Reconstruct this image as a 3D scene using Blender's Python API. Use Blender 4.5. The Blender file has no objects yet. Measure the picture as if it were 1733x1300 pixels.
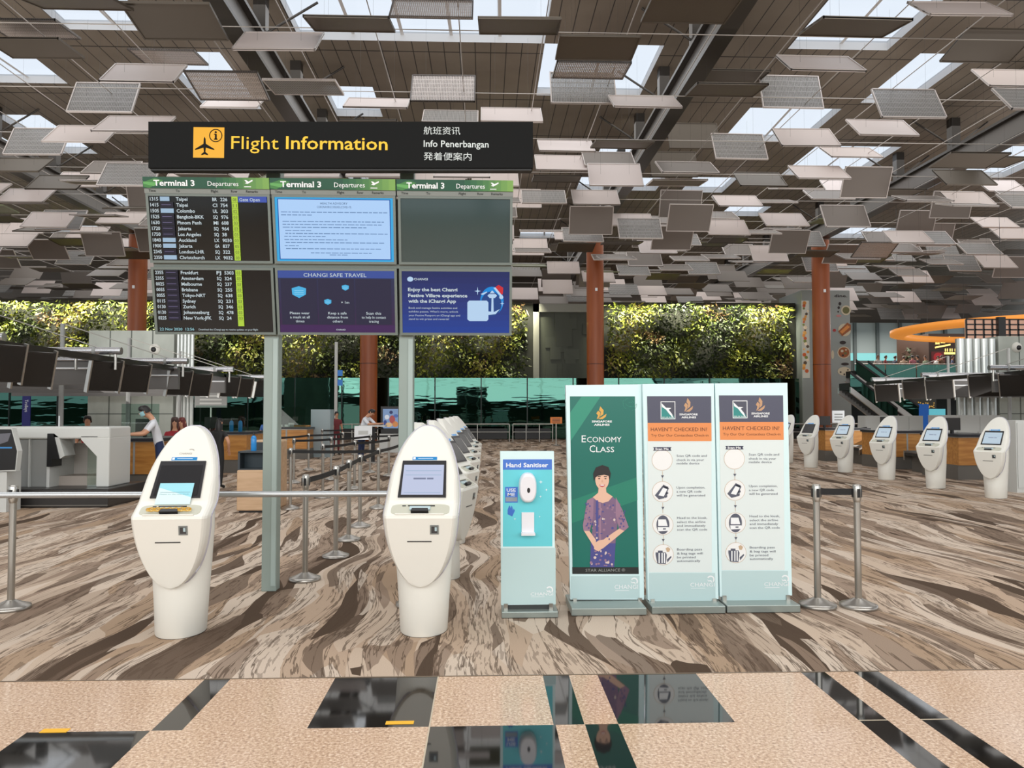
import bpy, bmesh, math, random
from mathutils import Matrix, Vector
from math import sin, cos, pi, radians, sqrt, atan, asin, tan

# ------------------------------------------------------------------ camera, world, lights, exposure
S = bpy.context.scene
COL = S.collection
FPX, CX0, CY0 = 1301.0, 866.5, 650.0
YAW, PIT, EYE = radians(2.03), radians(2.03), 1.6
cam_d = bpy.data.cameras.new('camera'); cam = bpy.data.objects.new('camera', cam_d); COL.objects.link(cam)
cam.location = (0, 0, EYE); cam.rotation_euler = (pi/2 + PIT, 0, -YAW)
cam_d.sensor_width = 36.0; cam_d.lens = 36.0*FPX/1733.0; cam_d.clip_end = 300
S.camera = cam

W = bpy.data.worlds.new('overcast_sky'); S.world = W; W.use_nodes = True
bg = W.node_tree.nodes['Background']; bg.inputs[0].default_value = (0.90, 0.95, 1.0, 1); bg.inputs[1].default_value = 1.2

def area(name, loc, target, sx, sy, power, color=(1, 1, 1), spread=180):
    l = bpy.data.lights.new(name, 'AREA'); l.shape = 'RECTANGLE'; l.size = sx; l.size_y = sy; l.energy = power; l.color = color; l.spread = radians(spread)
    o = bpy.data.objects.new(name, l); COL.objects.link(o); o.location = loc
    o.rotation_euler = (Vector(target)-Vector(loc)).to_track_quat('-Z', 'Y').to_euler()
    return o
# daylight through the glass front of the hall, behind the camera, and through the roof
area('facade_daylight', (0, -13, 7.6), (0, 22, 9.5), 44, 9, 4500, (1.0, 0.985, 0.95))
area('skylight_daylight_near', (0, 7, 12.7), (0, 7, 0), 30, 10, 1650, (1.0, 0.98, 0.95))
area('skylight_daylight_far', (0, 40, 12.7), (0, 40, 0), 60, 40, 7600, (1.0, 0.98, 0.95))
area('ceiling_fill_west', (-13, 22, 3.3), (-9, 25, 12), 8, 16, 450, (1.0, 0.95, 0.9))  # unseen lamp added to brighten the ceiling from below
area('ceiling_fill_east', (18, 25, 3.3), (14, 26, 12), 8, 14, 450, (1.0, 0.95, 0.9))  # same added ceiling fill on the east side
area('upper_floor_fill', (27, 54, 8.2), (27, 54, 0), 16, 9, 2600, (1.0, 0.93, 0.85))  # unseen lamp added to lift the dark upper floor
area('green_wall_fill', (-15.5, 44.8, 8.8), (-15.5, 46.1, 6.4), 37, 0.2, 3800, (1.0, 0.95, 0.72), 62)  # unseen lamp added to brighten the top of the living wall
area('green_wall_fill_east', (12.8, 44.8, 8.8), (12.8, 46.1, 6.4), 11.0, 0.2, 1250, (1.0, 0.95, 0.72), 62)  # second added lamp, for the east stretch of plants

vs = S.view_settings; S.display_settings.display_device = 'sRGB'
vs.view_transform = 'Standard'; vs.look = 'None'; vs.gamma = 1.0; vs.exposure = 0.0; vs.use_curve_mapping = False
S.cycles.max_bounces = 8; S.cycles.transparent_max_bounces = 12; S.cycles.caustics_reflective = False; S.cycles.caustics_refractive = False
S.cycles.sample_clamp_indirect = 6.0

# ------------------------------------------------------------------ camera geometry helpers
FWD = Vector((sin(YAW)*cos(PIT), cos(YAW)*cos(PIT), sin(PIT)))
RGT = Vector((cos(YAW), -sin(YAW), 0)); UPV = RGT.cross(FWD)
EYEV = Vector((0, 0, EYE))
def ray(px, py): return FWD + RGT*((px-CX0)/FPX) + UPV*((CY0-py)/FPX)
def G(px, py):
    d = ray(px, py); return EYEV + d*(-EYE/d.z)
def AT(px, py, Y):
    d = ray(px, py); return EYEV + d*(Y/d.y)
def PZ(px, py, z):
    d = ray(px, py); return EYEV + d*((z-EYE)/d.z)

class Pl:
    """a flat board in the hall: o + u*U + v*V + n*N, N towards the front of the hall"""
    def __init__(s, o, u=(1, 0, 0), v=(0, 0, 1)):
        s.o = Vector(o); s.u = Vector(u).normalized(); s.v = Vector(v).normalized(); s.n = s.u.cross(s.v).normalized()
    def uv(s, px, py):
        d = ray(px, py); t = (s.o-EYEV).dot(s.n)/d.dot(s.n); p = EYEV+d*t-s.o
        return (p.dot(s.u), p.dot(s.v))
    def at(s, u, v, n=0.0): return s.o + s.u*u + s.v*v + s.n*n

# ------------------------------------------------------------------ materials
def lin(c):
    return tuple(((x/255)/12.92 if x/255 <= .04045 else ((x/255+.055)/1.055)**2.4) for x in c)
_M = {}
def mat(name, rgb=(200, 200, 200), rough=.5, metal=0.0, emit=0.0, spec=.5, alpha=1.0, coat=0.0, glowing=False):
    if name in _M: return _M[name]
    m = bpy.data.materials.new(name); m.use_nodes = True; b = m.node_tree.nodes['Principled BSDF']
    c = lin(rgb)+(1,)
    b.inputs['Base Color'].default_value = c; b.inputs['Roughness'].default_value = rough; b.inputs['Metallic'].default_value = metal
    b.inputs['Specular IOR Level'].default_value = spec; b.inputs['Alpha'].default_value = alpha
    if coat: b.inputs['Coat Weight'].default_value = coat
    if emit:
        if glowing: b.inputs['Base Color'].default_value = (c[0]*.06, c[1]*.06, c[2]*.06, 1)
        b.inputs['Emission Color'].default_value = c; b.inputs['Emission Strength'].default_value = emit
    _M[name] = m; return m
def nt(m):
    t = m.node_tree; return t, t.nodes, t.links, t.nodes['Principled BSDF']
def node(t, typ, **kw):
    n = t.nodes.new(typ)
    for k, v in kw.items():
        if k.startswith('i_'): n.inputs[k[2:]].default_value = v
        elif k.startswith('n'): n.inputs[int(k[1:])].default_value = v
        else: setattr(n, k, v)
    return n
def ramp(t, stops, interp='LINEAR'):
    r = t.nodes.new('ShaderNodeValToRGB'); r.color_ramp.interpolation = interp
    e = r.color_ramp.elements
    while len(e) < len(stops): e.new(0.5)
    for i, (p, c) in enumerate(stops):
        e[i].position = p; e[i].color = lin(c)+(1,)
    return r
def mixc(t, a, b, fac, blend='MIX'):
    n = t.nodes.new('ShaderNodeMix'); n.data_type = 'RGBA'; n.blend_type = blend
    for sock, v in ((0, fac), (6, a), (7, b)):
        if hasattr(v, 'is_linked'): t.links.new(v, n.inputs[sock])
        else: n.inputs[sock].default_value = v
    return n.outputs[2]
def mathn(t, op, a, b=0.0):
    n = t.nodes.new('ShaderNodeMath'); n.operation = op
    for i, v in enumerate((a, b)):
        if hasattr(v, 'is_linked'): t.links.new(v, n.inputs[i])
        else: n.inputs[i].default_value = v
    return n.outputs[0]
def coords(t, scale=(1, 1, 1), kind='Object'):
    tc = t.nodes.new('ShaderNodeTexCoord'); mp = t.nodes.new('ShaderNodeMapping'); mp.inputs['Scale'].default_value = scale
    t.links.new(tc.outputs[kind], mp.inputs[0]); return mp.outputs[0]

# ------------------------------------------------------------------ mesh builder
class MB:
    def __init__(s): s.v = []; s.f = []; s.m = []; s.sm = []; s.mats = []
    def mi(s, m):
        if m not in s.mats: s.mats.append(m)
        return s.mats.index(m)
    def add(s, vs_, fs, m, smooth=False):
        k = len(s.v); i = s.mi(m); s.v += [Vector(p) for p in vs_]
        for f in fs: s.f.append([a+k for a in f]); s.m.append(i); s.sm.append(smooth)
        return s
    def hexa(s, p, m):      # p: 4 bottom + 4 top, both counter-clockwise from above
        return s.add(p, [(3, 2, 1, 0), (4, 5, 6, 7), (0, 1, 5, 4), (1, 2, 6, 5), (2, 3, 7, 6), (3, 0, 4, 7)], m)
    def box(s, x0, x1, y0, y1, z0, z1, m, bev=0.0):
        if x0 > x1: x0, x1 = x1, x0
        if bev <= 0:
            return s.hexa([(x0, y0, z0), (x1, y0, z0), (x1, y1, z0), (x0, y1, z0), (x0, y0, z1), (x1, y0, z1), (x1, y1, z1), (x0, y1, z1)], m)
        bm = bmesh.new(); bmesh.ops.create_cube(bm, size=1)
        for v in bm.verts: v.co = ((x0+x1)/2+v.co.x*(x1-x0), (y0+y1)/2+v.co.y*(y1-y0), (z0+z1)/2+v.co.z*(z1-z0))
        bmesh.ops.bevel(bm, geom=bm.edges[:], offset=bev, segments=2, affect='EDGES', profile=.5)
        s.frombm(bm, m); return s
    def frombm(s, bm, m, smooth=False):
        bm.verts.index_update()
        s.add([v.co.copy() for v in bm.verts], [[v.index for v in f.verts] for f in bm.faces], m, smooth); bm.free()
    def tube(s, a, b, r, m, r2=None, n=10, cap=True):
        a = Vector(a); b = Vector(b); d = (b-a).normalized(); r2 = r if r2 is None else r2
        x = d.orthogonal().normalized(); y = d.cross(x)
        P = [a+(x*cos(2*pi*i/n)+y*sin(2*pi*i/n))*r for i in range(n)] + [b+(x*cos(2*pi*i/n)+y*sin(2*pi*i/n))*r2 for i in range(n)]
        s.add(P, [(i, (i+1) % n, n+(i+1) % n, n+i) for i in range(n)], m, True)
        if cap: s.add(P[:n], [list(range(n))[::-1]], m); s.add(P[n:], [list(range(n))], m)
        return s
    def path(s, pts, r, m, n=8):
        for a, b in zip(pts, pts[1:]): s.tube(a, b, r, m, n=n)
        return s
    def lathe(s, prof, c, m, n=20, sx=1, sy=1, cap=True):
        c = Vector(c); P = []; F = []
        for r, z in prof:
            P += [c+Vector((r*cos(2*pi*i/n)*sx, r*sin(2*pi*i/n)*sy, z)) for i in range(n)]
        for k in range(len(prof)-1):
            F += [(k*n+i, k*n+(i+1) % n, (k+1)*n+(i+1) % n, (k+1)*n+i) for i in range(n)]
        s.add(P, F, m, True)
        if cap:
            s.add(P[:n], [list(range(n))[::-1]], m); s.add(P[-n:], [list(range(n))], m)
        return s
    def rings(s, rings, m, cap=True, smooth=True):
        n = len(rings[0]); P = [p for r in rings for p in r]; F = []
        for k in range(len(rings)-1):
            F += [(k*n+i, k*n+(i+1) % n, (k+1)*n+(i+1) % n, (k+1)*n+i) for i in range(n)]
        s.add(P, F, m, smooth)
        if cap: s.add(rings[0], [list(range(n))[::-1]], m); s.add(rings[-1], [list(range(n))], m)
        return s
    def ball(s, c, r, m, sx=1, sy=1, sz=1, n=12):
        prof = [(max(1e-4, r*sin(pi*k/8)), -r*cos(pi*k/8)*sz) for k in range(9)]
        return s.lathe(prof, c, m, n, sx, sy, False)
    # --- flat artwork on a board
    def poly(s, pl, pts, m, n=.001): return s.add([pl.at(u, v, n) for u, v in pts], [list(range(len(pts)))], m)
    def ppx(s, pl, pts, m, n=.001): return s.poly(pl, [pl.uv(*p) for p in pts], m, n)
    def rpx(s, pl, x0, y0, x1, y1, m, n=.001):
        a = pl.uv(x0, y0); b = pl.uv(x1, y1); return s.poly(pl, [(a[0], b[1]), (b[0], b[1]), (b[0], a[1]), (a[0], a[1])], m, n)
    def slab(s, pl, pts, m, n0, n1):
        k = len(pts); P = [pl.at(u, v, n1) for u, v in pts]+[pl.at(u, v, n0) for u, v in pts]
        F = [list(range(k)), list(range(k, 2*k))[::-1]]+[(i, k+i, k+(i+1) % k, (i+1) % k) for i in range(k)]
        return s.add(P, F, m)
    def spx(s, pl, pts, m, n0, n1): return s.slab(pl, [pl.uv(*p) for p in pts], m, n0, n1)
    def disc(s, pl, px, py, rpx_, m, n=.001, k=24, ry=None):
        ry = ry or rpx_; return s.ppx(pl, [(px+rpx_*cos(2*pi*i/k), py-ry*sin(2*pi*i/k)) for i in range(k)], m, n)
    def ring(s, pl, px, py, r0, r1, m, n=.001, k=28, a0=0, a1=2*pi):
        for i in range(k):
            t0 = a0+(a1-a0)*i/k; t1 = a0+(a1-a0)*(i+1)/k
            s.ppx(pl, [(px+r0*cos(t0), py-r0*sin(t0)), (px+r1*cos(t0), py-r1*sin(t0)), (px+r1*cos(t1), py-r1*sin(t1)), (px+r0*cos(t1), py-r0*sin(t1))], m, n)
        return s
    def text(s, pl, txt, u, v, h, m, w=None, n=.0015, align='L', bold=0.0, lean=0.0):
        vv, ff, x0, x1 = glyphs(txt, bold)
        if not vv: return s
        k = h/0.73; wid = (x1-x0)*k; sx = (w/wid) if w else 1.0
        off = {'L': 0, 'C': -wid*sx/2, 'R': -wid*sx}[align]
        return s.add([pl.at(u+off+(p[0]-x0)*k*sx+lean*p[1]*k, v+p[1]*k, n) for p in vv], ff, m)
    def tpx(s, pl, txt, x0, yb, hpx, m, x1=None, n=.0015, align='L', bold=0.0, lean=0.0):
        a = pl.uv(x0, yb); b = pl.uv(x0, yb-hpx); w = None
        if x1 is not None:
            w = pl.uv(x1, yb)[0]-a[0]
            if align == 'C': a = ((a[0]+pl.uv(x1, yb)[0])/2, a[1])
        return s.text(pl, txt, a[0], a[1], b[1]-a[1], m, w, n, align, bold, lean)
    def build(s, name, parent=None, local=False, origin=None):
        me = bpy.data.meshes.new(name)
        if parent is not None: inv = None if local else WM[parent.name].inverted()
        else:
            if origin is None:
                xs = [p.x for p in s.v]; ys = [p.y for p in s.v]; zs = [p.z for p in s.v]
                origin = Vector(((min(xs)+max(xs))/2, (min(ys)+max(ys))/2, min(zs)))
            inv = Matrix.Translation(-Vector(origin))
        V = [tuple(inv @ p) if inv is not None else tuple(p) for p in s.v]
        me.from_pydata(V, [], s.f); me.polygons.foreach_set('material_index', s.m); me.polygons.foreach_set('use_smooth', s.sm)
        for m in s.mats: me.materials.append(m)
        me.update(); o = bpy.data.objects.new(name, me); COL.objects.link(o)
        if parent is not None: o.parent = parent; WM[o.name] = WM[parent.name]
        else: o.location = origin; WM[o.name] = Matrix.Translation(Vector(origin))
        return o
WM = {}
_G = {}
def glyphs(txt, bold=0.0):
    k = (txt, bold)
    if k not in _G:
        c = bpy.data.curves.new('lettering', 'FONT'); c.body = txt; c.offset = bold; c.resolution_u = 2
        o = bpy.data.objects.new('lettering', c); COL.objects.link(o)
        dg = bpy.context.evaluated_depsgraph_get(); me = bpy.data.meshes.new_from_object(o.evaluated_get(dg))
        vv = [tuple(v.co) for v in me.vertices]; ff = [list(p.vertices) for p in me.polygons]
        xs = [p[0] for p in vv] or [0, 1]
        _G[k] = (vv, ff, min(xs), max(xs))
        bpy.data.objects.remove(o); bpy.data.curves.remove(c); bpy.data.meshes.remove(me)
    return _G[k]
def tag(o, label=None, cat=None, group=None, kind=None):
    if label: o['label'] = label
    if cat: o['category'] = cat
    if group: o['group'] = group
    if kind: o['kind'] = kind
    return o
def thing(name, label, cat, loc=(0, 0, 0), rz=0.0, group=None):
    o = bpy.data.objects.new(name, None); COL.objects.link(o); o.location = loc; o.rotation_euler = (0, 0, rz); o.empty_display_size = .2
    WM[o.name] = Matrix.Translation(Vector(loc)) @ Matrix.Rotation(rz, 4, 'Z')
    return tag(o, label, cat, group)
def dup(o, parent=None, loc=None, rz=None, label=None, group=None):
    c = o.copy(); COL.objects.link(c)
    if parent is not None: c.parent = parent
    if loc is not None: c.location = loc
    if rz is not None: c.rotation_euler = (0, 0, rz)
    if label: c['label'] = label
    if group: c['group'] = group
    for ch in list(o.children): dup(ch, c)
    return c
def struct(mb, name, parent=None):
    o = mb.build(name, parent, origin=(0, 0, 0) if parent is None else None)
    if parent is None: o['kind'] = 'structure'
    return o
# ------------------------------------------------------------------ surface materials
WHITE = mat('white_plastic', (228, 227, 219), .38)
RIM = mat('grey_lilac_trim', (190, 188, 200), .3, .2)
BLACK = mat('black_plastic', (18, 18, 20), .35)
DARK = mat('charcoal_metal', (46, 45, 44), .45)
STEEL = mat('brushed_steel', (178, 176, 170), .28, .9)
POST = mat('grey_green_paint', (142, 156, 150), .45)
FRAME = mat('green_grey_frame', (112, 122, 118), .4, .2)
GREY = mat('grey_laminate', (150, 152, 150), .5)
LGREY = mat('pale_grey_laminate', (198, 200, 197), .5)
INK = mat('white_ink', (238, 242, 245), .5)
AQUA = mat('pale_aqua_board', (216, 242, 245), .35)
AQUA2 = mat('pale_aqua_board_lower', (188, 214, 216), .35)
BELT = mat('black_belt_webbing', (16, 16, 17), .7)

def m_carpet():
    m = mat('patterned_carpet', rough=.95, spec=.1); t, N, L, b = nt(m)
    co = coords(t)
    nz = node(t, 'ShaderNodeTexNoise', i_Scale=.5, i_Detail=1.0); L.new(co, nz.inputs['Vector'])
    v = node(t, 'ShaderNodeVectorMath', operation='MULTIPLY_ADD'); L.new(nz.outputs['Color'], v.inputs[0]); v.inputs[1].default_value = (.75, .7, 0); L.new(co, v.inputs[2])
    def layer(sx, sy, off, warp):
        mp = node(t, 'ShaderNodeMapping'); mp.inputs['Scale'].default_value = (sx, sy, 1); mp.inputs['Location'].default_value = (off, off*.7, 0); L.new(v.outputs[0], mp.inputs[0])
        n2 = node(t, 'ShaderNodeTexNoise', i_Scale=.8, i_Detail=1.0); L.new(mp.outputs[0], n2.inputs['Vector'])
        v2 = node(t, 'ShaderNodeVectorMath', operation='MULTIPLY_ADD'); L.new(n2.outputs['Color'], v2.inputs[0]); v2.inputs[1].default_value = (warp, warp, 0); L.new(mp.outputs[0], v2.inputs[2])
        vo = node(t, 'ShaderNodeTexVoronoi', i_Scale=1.0, i_Randomness=1.0); L.new(v2.outputs[0], vo.inputs['Vector'])
        sp = node(t, 'ShaderNodeSeparateColor'); L.new(vo.outputs['Color'], sp.inputs[0]); return sp
    a = layer(3.4, .66, 0, .22); c = layer(4.8, .68, 7.3, .3); e = layer(9.0, 1.1, 3.1, .35)
    r1 = ramp(t, [(0, (196, 176, 157)), (.24, (184, 161, 140)), (.42, (170, 146, 123)), (.56, (207, 190, 173)), (.78, (158, 138, 121)), (.9, (182, 163, 145))], 'CONSTANT'); L.new(a.outputs[0], r1.inputs[0])
    r2 = ramp(t, [(0, (84, 69, 57)), (.06, (106, 90, 77)), (.11, (128, 110, 95))], 'CONSTANT'); L.new(c.outputs[1], r2.inputs[0])
    col = mixc(t, r1.outputs[0], r2.outputs[0], mathn(t, 'LESS_THAN', c.outputs[1], .17))
    r3 = ramp(t, [(0, (106, 89, 76)), (.06, (204, 188, 172)), (.14, (142, 122, 106))], 'CONSTANT'); L.new(e.outputs[1], r3.inputs[0])
    col = mixc(t, col, r3.outputs[0], mathn(t, 'MULTIPLY', mathn(t, 'LESS_THAN', e.outputs[1], .24), .8))
    # fine hatching woven into some of the shapes
    hm = node(t, 'ShaderNodeMapping'); hm.inputs['Scale'].default_value = (38, 4, 1); L.new(v.outputs[0], hm.inputs[0])
    hn = node(t, 'ShaderNodeTexNoise', i_Scale=1.0, i_Detail=2.0); L.new(hm.outputs[0], hn.inputs['Vector'])
    hk = mathn(t, 'MULTIPLY', mathn(t, 'GREATER_THAN', hn.outputs[0], .56), mathn(t, 'GREATER_THAN', a.outputs[2], .5))
    col = mixc(t, col, lin((84, 68, 56))+(1,), mathn(t, 'MULTIPLY', hk, .42))
    sm = node(t, 'ShaderNodeMapping'); sm.inputs['Scale'].default_value = (9, .42, 1); L.new(v.outputs[0], sm.inputs[0])
    sn = node(t, 'ShaderNodeTexNoise', i_Scale=1.0, i_Detail=4.0, i_Roughness=.62); L.new(sm.outputs[0], sn.inputs['Vector'])
    sk_ = mathn(t, 'LESS_THAN', mathn(t, 'ABSOLUTE', mathn(t, 'SUBTRACT', sn.outputs[0], .47)), .014)
    col = mixc(t, col, lin((82, 66, 54))+(1,), mathn(t, 'MULTIPLY', sk_, .7))
    pn = node(t, 'ShaderNodeTexNoise', i_Scale=160.0, i_Detail=1.0); L.new(co, pn.inputs['Vector'])
    col = mixc(t, col, mixc(t, (.75, .75, .75, 1), (1.12, 1.12, 1.12, 1), pn.outputs[0]), 1.0, 'MULTIPLY')
    L.new(col, b.inputs['Base Color']); return m
def m_granite():
    m = mat('speckled_pink_granite', rough=.12, spec=.3); t, N, L, b = nt(m)
    co = coords(t, (1, 1, 1))
    vo = node(t, 'ShaderNodeTexNoise', i_Scale=62.0, i_Detail=3.0, i_Roughness=.72); L.new(co, vo.inputs['Vector'])
    r = ramp(t, [(.3, (128, 96, 72)), (.44, (190, 154, 124)), (.56, (216, 184, 154)), (.7, (246, 228, 208))]); L.new(vo.outputs[0], r.inputs[0])
    n2 = node(t, 'ShaderNodeTexNoise', i_Scale=1.2, i_Detail=2.0); L.new(co, n2.inputs['Vector'])
    c = mixc(t, r.outputs[0], (.62, .58, .55, 1), mathn(t, 'MULTIPLY', n2.outputs[0], .2), 'MIX')
    L.new(c, b.inputs['Base Color']); return m
def m_planks():
    m = mat('brown_grey_ceiling_planks', rough=.6); t, N, L, b = nt(m)
    tc = node(t, 'ShaderNodeTexCoord'); sp = node(t, 'ShaderNodeSeparateXYZ'); L.new(tc.outputs['Object'], sp.inputs[0])
    fx = mathn(t, 'FRACT', mathn(t, 'DIVIDE', mathn(t, 'ADD', sp.outputs[0], 80.2), .49)); fy = mathn(t, 'FRACT', mathn(t, 'DIVIDE', mathn(t, 'ADD', sp.outputs[1], 1.5), 3.65))
    seam = mathn(t, 'MAXIMUM', mathn(t, 'LESS_THAN', fx, .06), mathn(t, 'LESS_THAN', fy, .016))
    nz = node(t, 'ShaderNodeTexNoise', i_Scale=.5, i_Detail=4.0); L.new(tc.outputs['Object'], nz.inputs['Vector'])
    r = ramp(t, [(.3, (120, 110, 98)), (.7, (138, 128, 115))]); L.new(nz.outputs[0], r.inputs[0])
    L.new(mixc(t, r.outputs[0], lin((40, 35, 30))+(1,), seam), b.inputs['Base Color']); return m
def m_pane(name, thru, gloss, rough=.03, fac=.15, wave=0.0):
    """glass: tinted see-through with a glossy face"""
    m = bpy.data.materials.new(name); m.use_nodes = True; t = m.node_tree; t.nodes.clear(); L = t.links
    out = node(t, 'ShaderNodeOutputMaterial'); mx = node(t, 'ShaderNodeMixShader'); tr = node(t, 'ShaderNodeBsdfTransparent'); gl = node(t, 'ShaderNodeBsdfGlossy')
    tr.inputs[0].default_value = lin(thru)+(1,); gl.inputs[0].default_value = lin(gloss)+(1,); gl.inputs['Roughness'].default_value = rough
    mx.inputs[0].default_value = fac; L.new(tr.outputs[0], mx.inputs[1]); L.new(gl.outputs[0], mx.inputs[2]); L.new(mx.outputs[0], out.inputs[0])
    if wave:
        nz = node(t, 'ShaderNodeTexNoise', i_Scale=.9, i_Detail=2.0); L.new(coords(t, (.5, 1, 2.4)), nz.inputs['Vector'])
        bp = node(t, 'ShaderNodeBump', i_Strength=wave, i_Distance=.3); L.new(nz.outputs[0], bp.inputs['Height']); L.new(bp.outputs[0], gl.inputs['Normal'])
    return m
def m_mesh_panel(name, rgb, open_):
    """perforated sheet: ribbed metal with see-through rows"""
    m = mat(name, rgb, .5, .15); t, N, L, b = nt(m)
    sp = node(t, 'ShaderNodeSeparateXYZ'); tc = node(t, 'ShaderNodeTexCoord'); L.new(tc.outputs['Object'], sp.inputs[0])
    fx = mathn(t, 'FRACT', mathn(t, 'MULTIPLY', sp.outputs[0], 22.0)); fy = mathn(t, 'FRACT', mathn(t, 'MULTIPLY', sp.outputs[1], 5.2))
    hole = mathn(t, 'MULTIPLY', mathn(t, 'GREATER_THAN', fx, .42), mathn(t, 'GREATER_THAN', fy, .12))
    L.new(mathn(t, 'SUBTRACT', 1.0, mathn(t, 'MULTIPLY', hole, open_)), b.inputs['Alpha']); return m
def m_wood(name, c0, c1, sc=(1.2, 9, 9)):
    m = mat(name, c0, .4); t, N, L, b = nt(m); nz = node(t, 'ShaderNodeTexNoise', i_Scale=1.6, i_Detail=3.0); L.new(coords(t, sc), nz.inputs['Vector'])
    r = ramp(t, [(.35, c0), (.65, c1)]); L.new(nz.outputs[0], r.inputs[0]); L.new(r.outputs[0], b.inputs['Base Color']); return m
def m_concrete():
    m = mat('pale_concrete', (176, 182, 174), .6); t, N, L, b = nt(m); nz = node(t, 'ShaderNodeTexNoise', i_Scale=.9, i_Detail=5.0); L.new(coords(t, (1, 1, .6)), nz.inputs['Vector'])
    r = ramp(t, [(.3, (160, 166, 158)), (.7, (196, 202, 194))]); L.new(nz.outputs[0], r.inputs[0]); L.new(r.outputs[0], b.inputs['Base Color']); return m
def m_leaf():
    m = mat('mixed_foliage', rough=.5); t, N, L, b = nt(m)
    at = node(t, 'ShaderNodeAttribute', attribute_name='tone')
    r = ramp(t, [(0, (14, 22, 8)), (.3, (36, 50, 15)), (.52, (80, 92, 28)), (.74, (140, 142, 48)), (.88, (92, 66, 48)), (1, (176, 172, 96))]); L.new(at.outputs['Fac'], r.inputs[0]); L.new(r.outputs[0], b.inputs['Base Color']); return m
def m_rust():
    m = mat('rust_brown_column_cladding', (150, 78, 36), .42); t, N, L, b = nt(m); nz = node(t, 'ShaderNodeTexNoise', i_Scale=2.0, i_Detail=3.0); L.new(coords(t, (1, 1, .15)), nz.inputs['Vector'])
    r = ramp(t, [(.3, (138, 68, 28)), (.7, (164, 86, 38))]); L.new(nz.outputs[0], r.inputs[0]); L.new(r.outputs[0], b.inputs['Base Color']); return m

CARPET = m_carpet(); GRAN = m_granite(); PLANK = m_planks(); CONC = m_concrete(); LEAF = m_leaf(); RUST = m_rust()
TILE = mat('polished_black_granite', (14, 15, 15), .04, spec=.7)
JOINT = mat('pale_joint', (196, 182, 160), .6)
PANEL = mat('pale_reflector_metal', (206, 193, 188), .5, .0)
PANEL_M = mat('mid_shade_reflector_metal', (120, 112, 106), .5, .1)  # same panel metal with half shade put into the colour
PANEL_D = mat('deep_shade_reflector_metal', (98, 90, 80), .5, .2)  # same panel metal with deep shade put into the colour
PANEL_G = mat('green_edged_reflector', (120, 124, 92), .5, .1)
MESHP = m_mesh_panel('perforated_reflector', (190, 180, 174), .62)
FILM = m_mesh_panel('fine_mesh_reflector', (150, 148, 146), .5)
WOOD = m_wood('honey_wood_veneer', (164, 108, 48), (190, 134, 66)); WOOD2 = m_wood('pale_oak_veneer', (186, 152, 118), (204, 172, 138))
GLASS = m_pane('clear_counter_glass', (225, 238, 234), (255, 255, 255), .02, .08)
GREEN = m_pane('green_tinted_glass', (60, 108, 96), (104, 156, 142), .02, .34, .02)
ROOFGL = m_pane('roof_light_glass', (226, 230, 236), (255, 255, 255), .1, .04)

# ------------------------------------------------------------------ floor: granite strip with black inlays, then carpet
YB = G(866, 1143.5).y
mb = MB(); mb.box(-46, 46, YB, 64, -.1, 0, CARPET); struct(mb, 'floor')
mb = MB()
Y2 = G(866, 1228).y; Y3 = 2*Y2-YB; Y0 = -14
inl = []                                                            # x0, x1, y0, y1 of the black stones
gx = lambda px, py: G(px, py).x
inl += [(gx(347, 1149.5), gx(391, 1148.5), Y2, YB), (gx(568, 1146.5), gx(742, 1143.5), Y2, YB), (gx(918, 1141), gx(962, 1141), Y2, YB), (gx(1010, 1140), gx(1176, 1138), Y2, YB), (gx(1351, 1134.6), gx(1392, 1134.6), Y2, YB), (gx(1440, 1134), gx(1483, 1134), Y2, YB)]
inl += [(gx(44, 1241), gx(254, 1237), Y3, Y2), (gx(728, 1227), gx(940, 1225), Y3, Y2), (gx(989, 1223), gx(1045, 1222.5), Y3, Y2), (inl[4][0], inl[4][1], Y3, Y2), (inl[5][0], inl[5][1], Y3, Y2)]
xs = sorted({-46, 46, *[round(v, 4) for i in inl for v in i[:2]]}); ys = [Y0, Y3, Y2, YB]
for x0, x1 in zip(xs, xs[1:]):
    for y0, y1 in zip(ys, ys[1:]):
        cx, cy = (x0+x1)/2, (y0+y1)/2
        k = any(a < cx < b and c < cy < d for a, b, c, d in inl)
        mb.add([(x0, y0, 0), (x1, y0, 0), (x1, y1, 0), (x0, y1, 0)], [(0, 1, 2, 3)], TILE if k else GRAN)
mb.add([(-46, Y0, -.1), (46, Y0, -.1), (46, YB, -.1), (-46, YB, -.1)], [(3, 2, 1, 0)], GRAN)
struct(mb, 'floor_granite')
mb = MB()
for i in inl[4:6]: mb.box(i[0], i[1], Y2-.004, Y2+.004, -.004, .0012, JOINT)
i = inl[1]; mb.box(i[1]-.004, i[1]+.004, Y3, YB, -.004, .0012, JOINT)
mb.box(-46, 46, YB-.006, YB+.006, -.004, .002, mat('bronze_edge_strip', (120, 104, 86), .4, .4))
struct(mb, 'trim_1')
YEL = mat('yellow_floor_tape', (244, 184, 40), .5)
for (x0, y0, x1, y1, lab) in ((66, 1240.5, 120, 1233.5, 'short yellow tape marker on the pink granite above a black stone'), (652, 1226.5, 701, 1220.5, 'short yellow tape marker lying on the edge of a square black stone')):
    a = G(x0, y0); c = G(x1, y1); mb = MB(); mb.box(a.x, c.x, a.y, c.y, 0, .002, YEL); tag(mb.build('floor_tape'), lab, 'tape')

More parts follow.
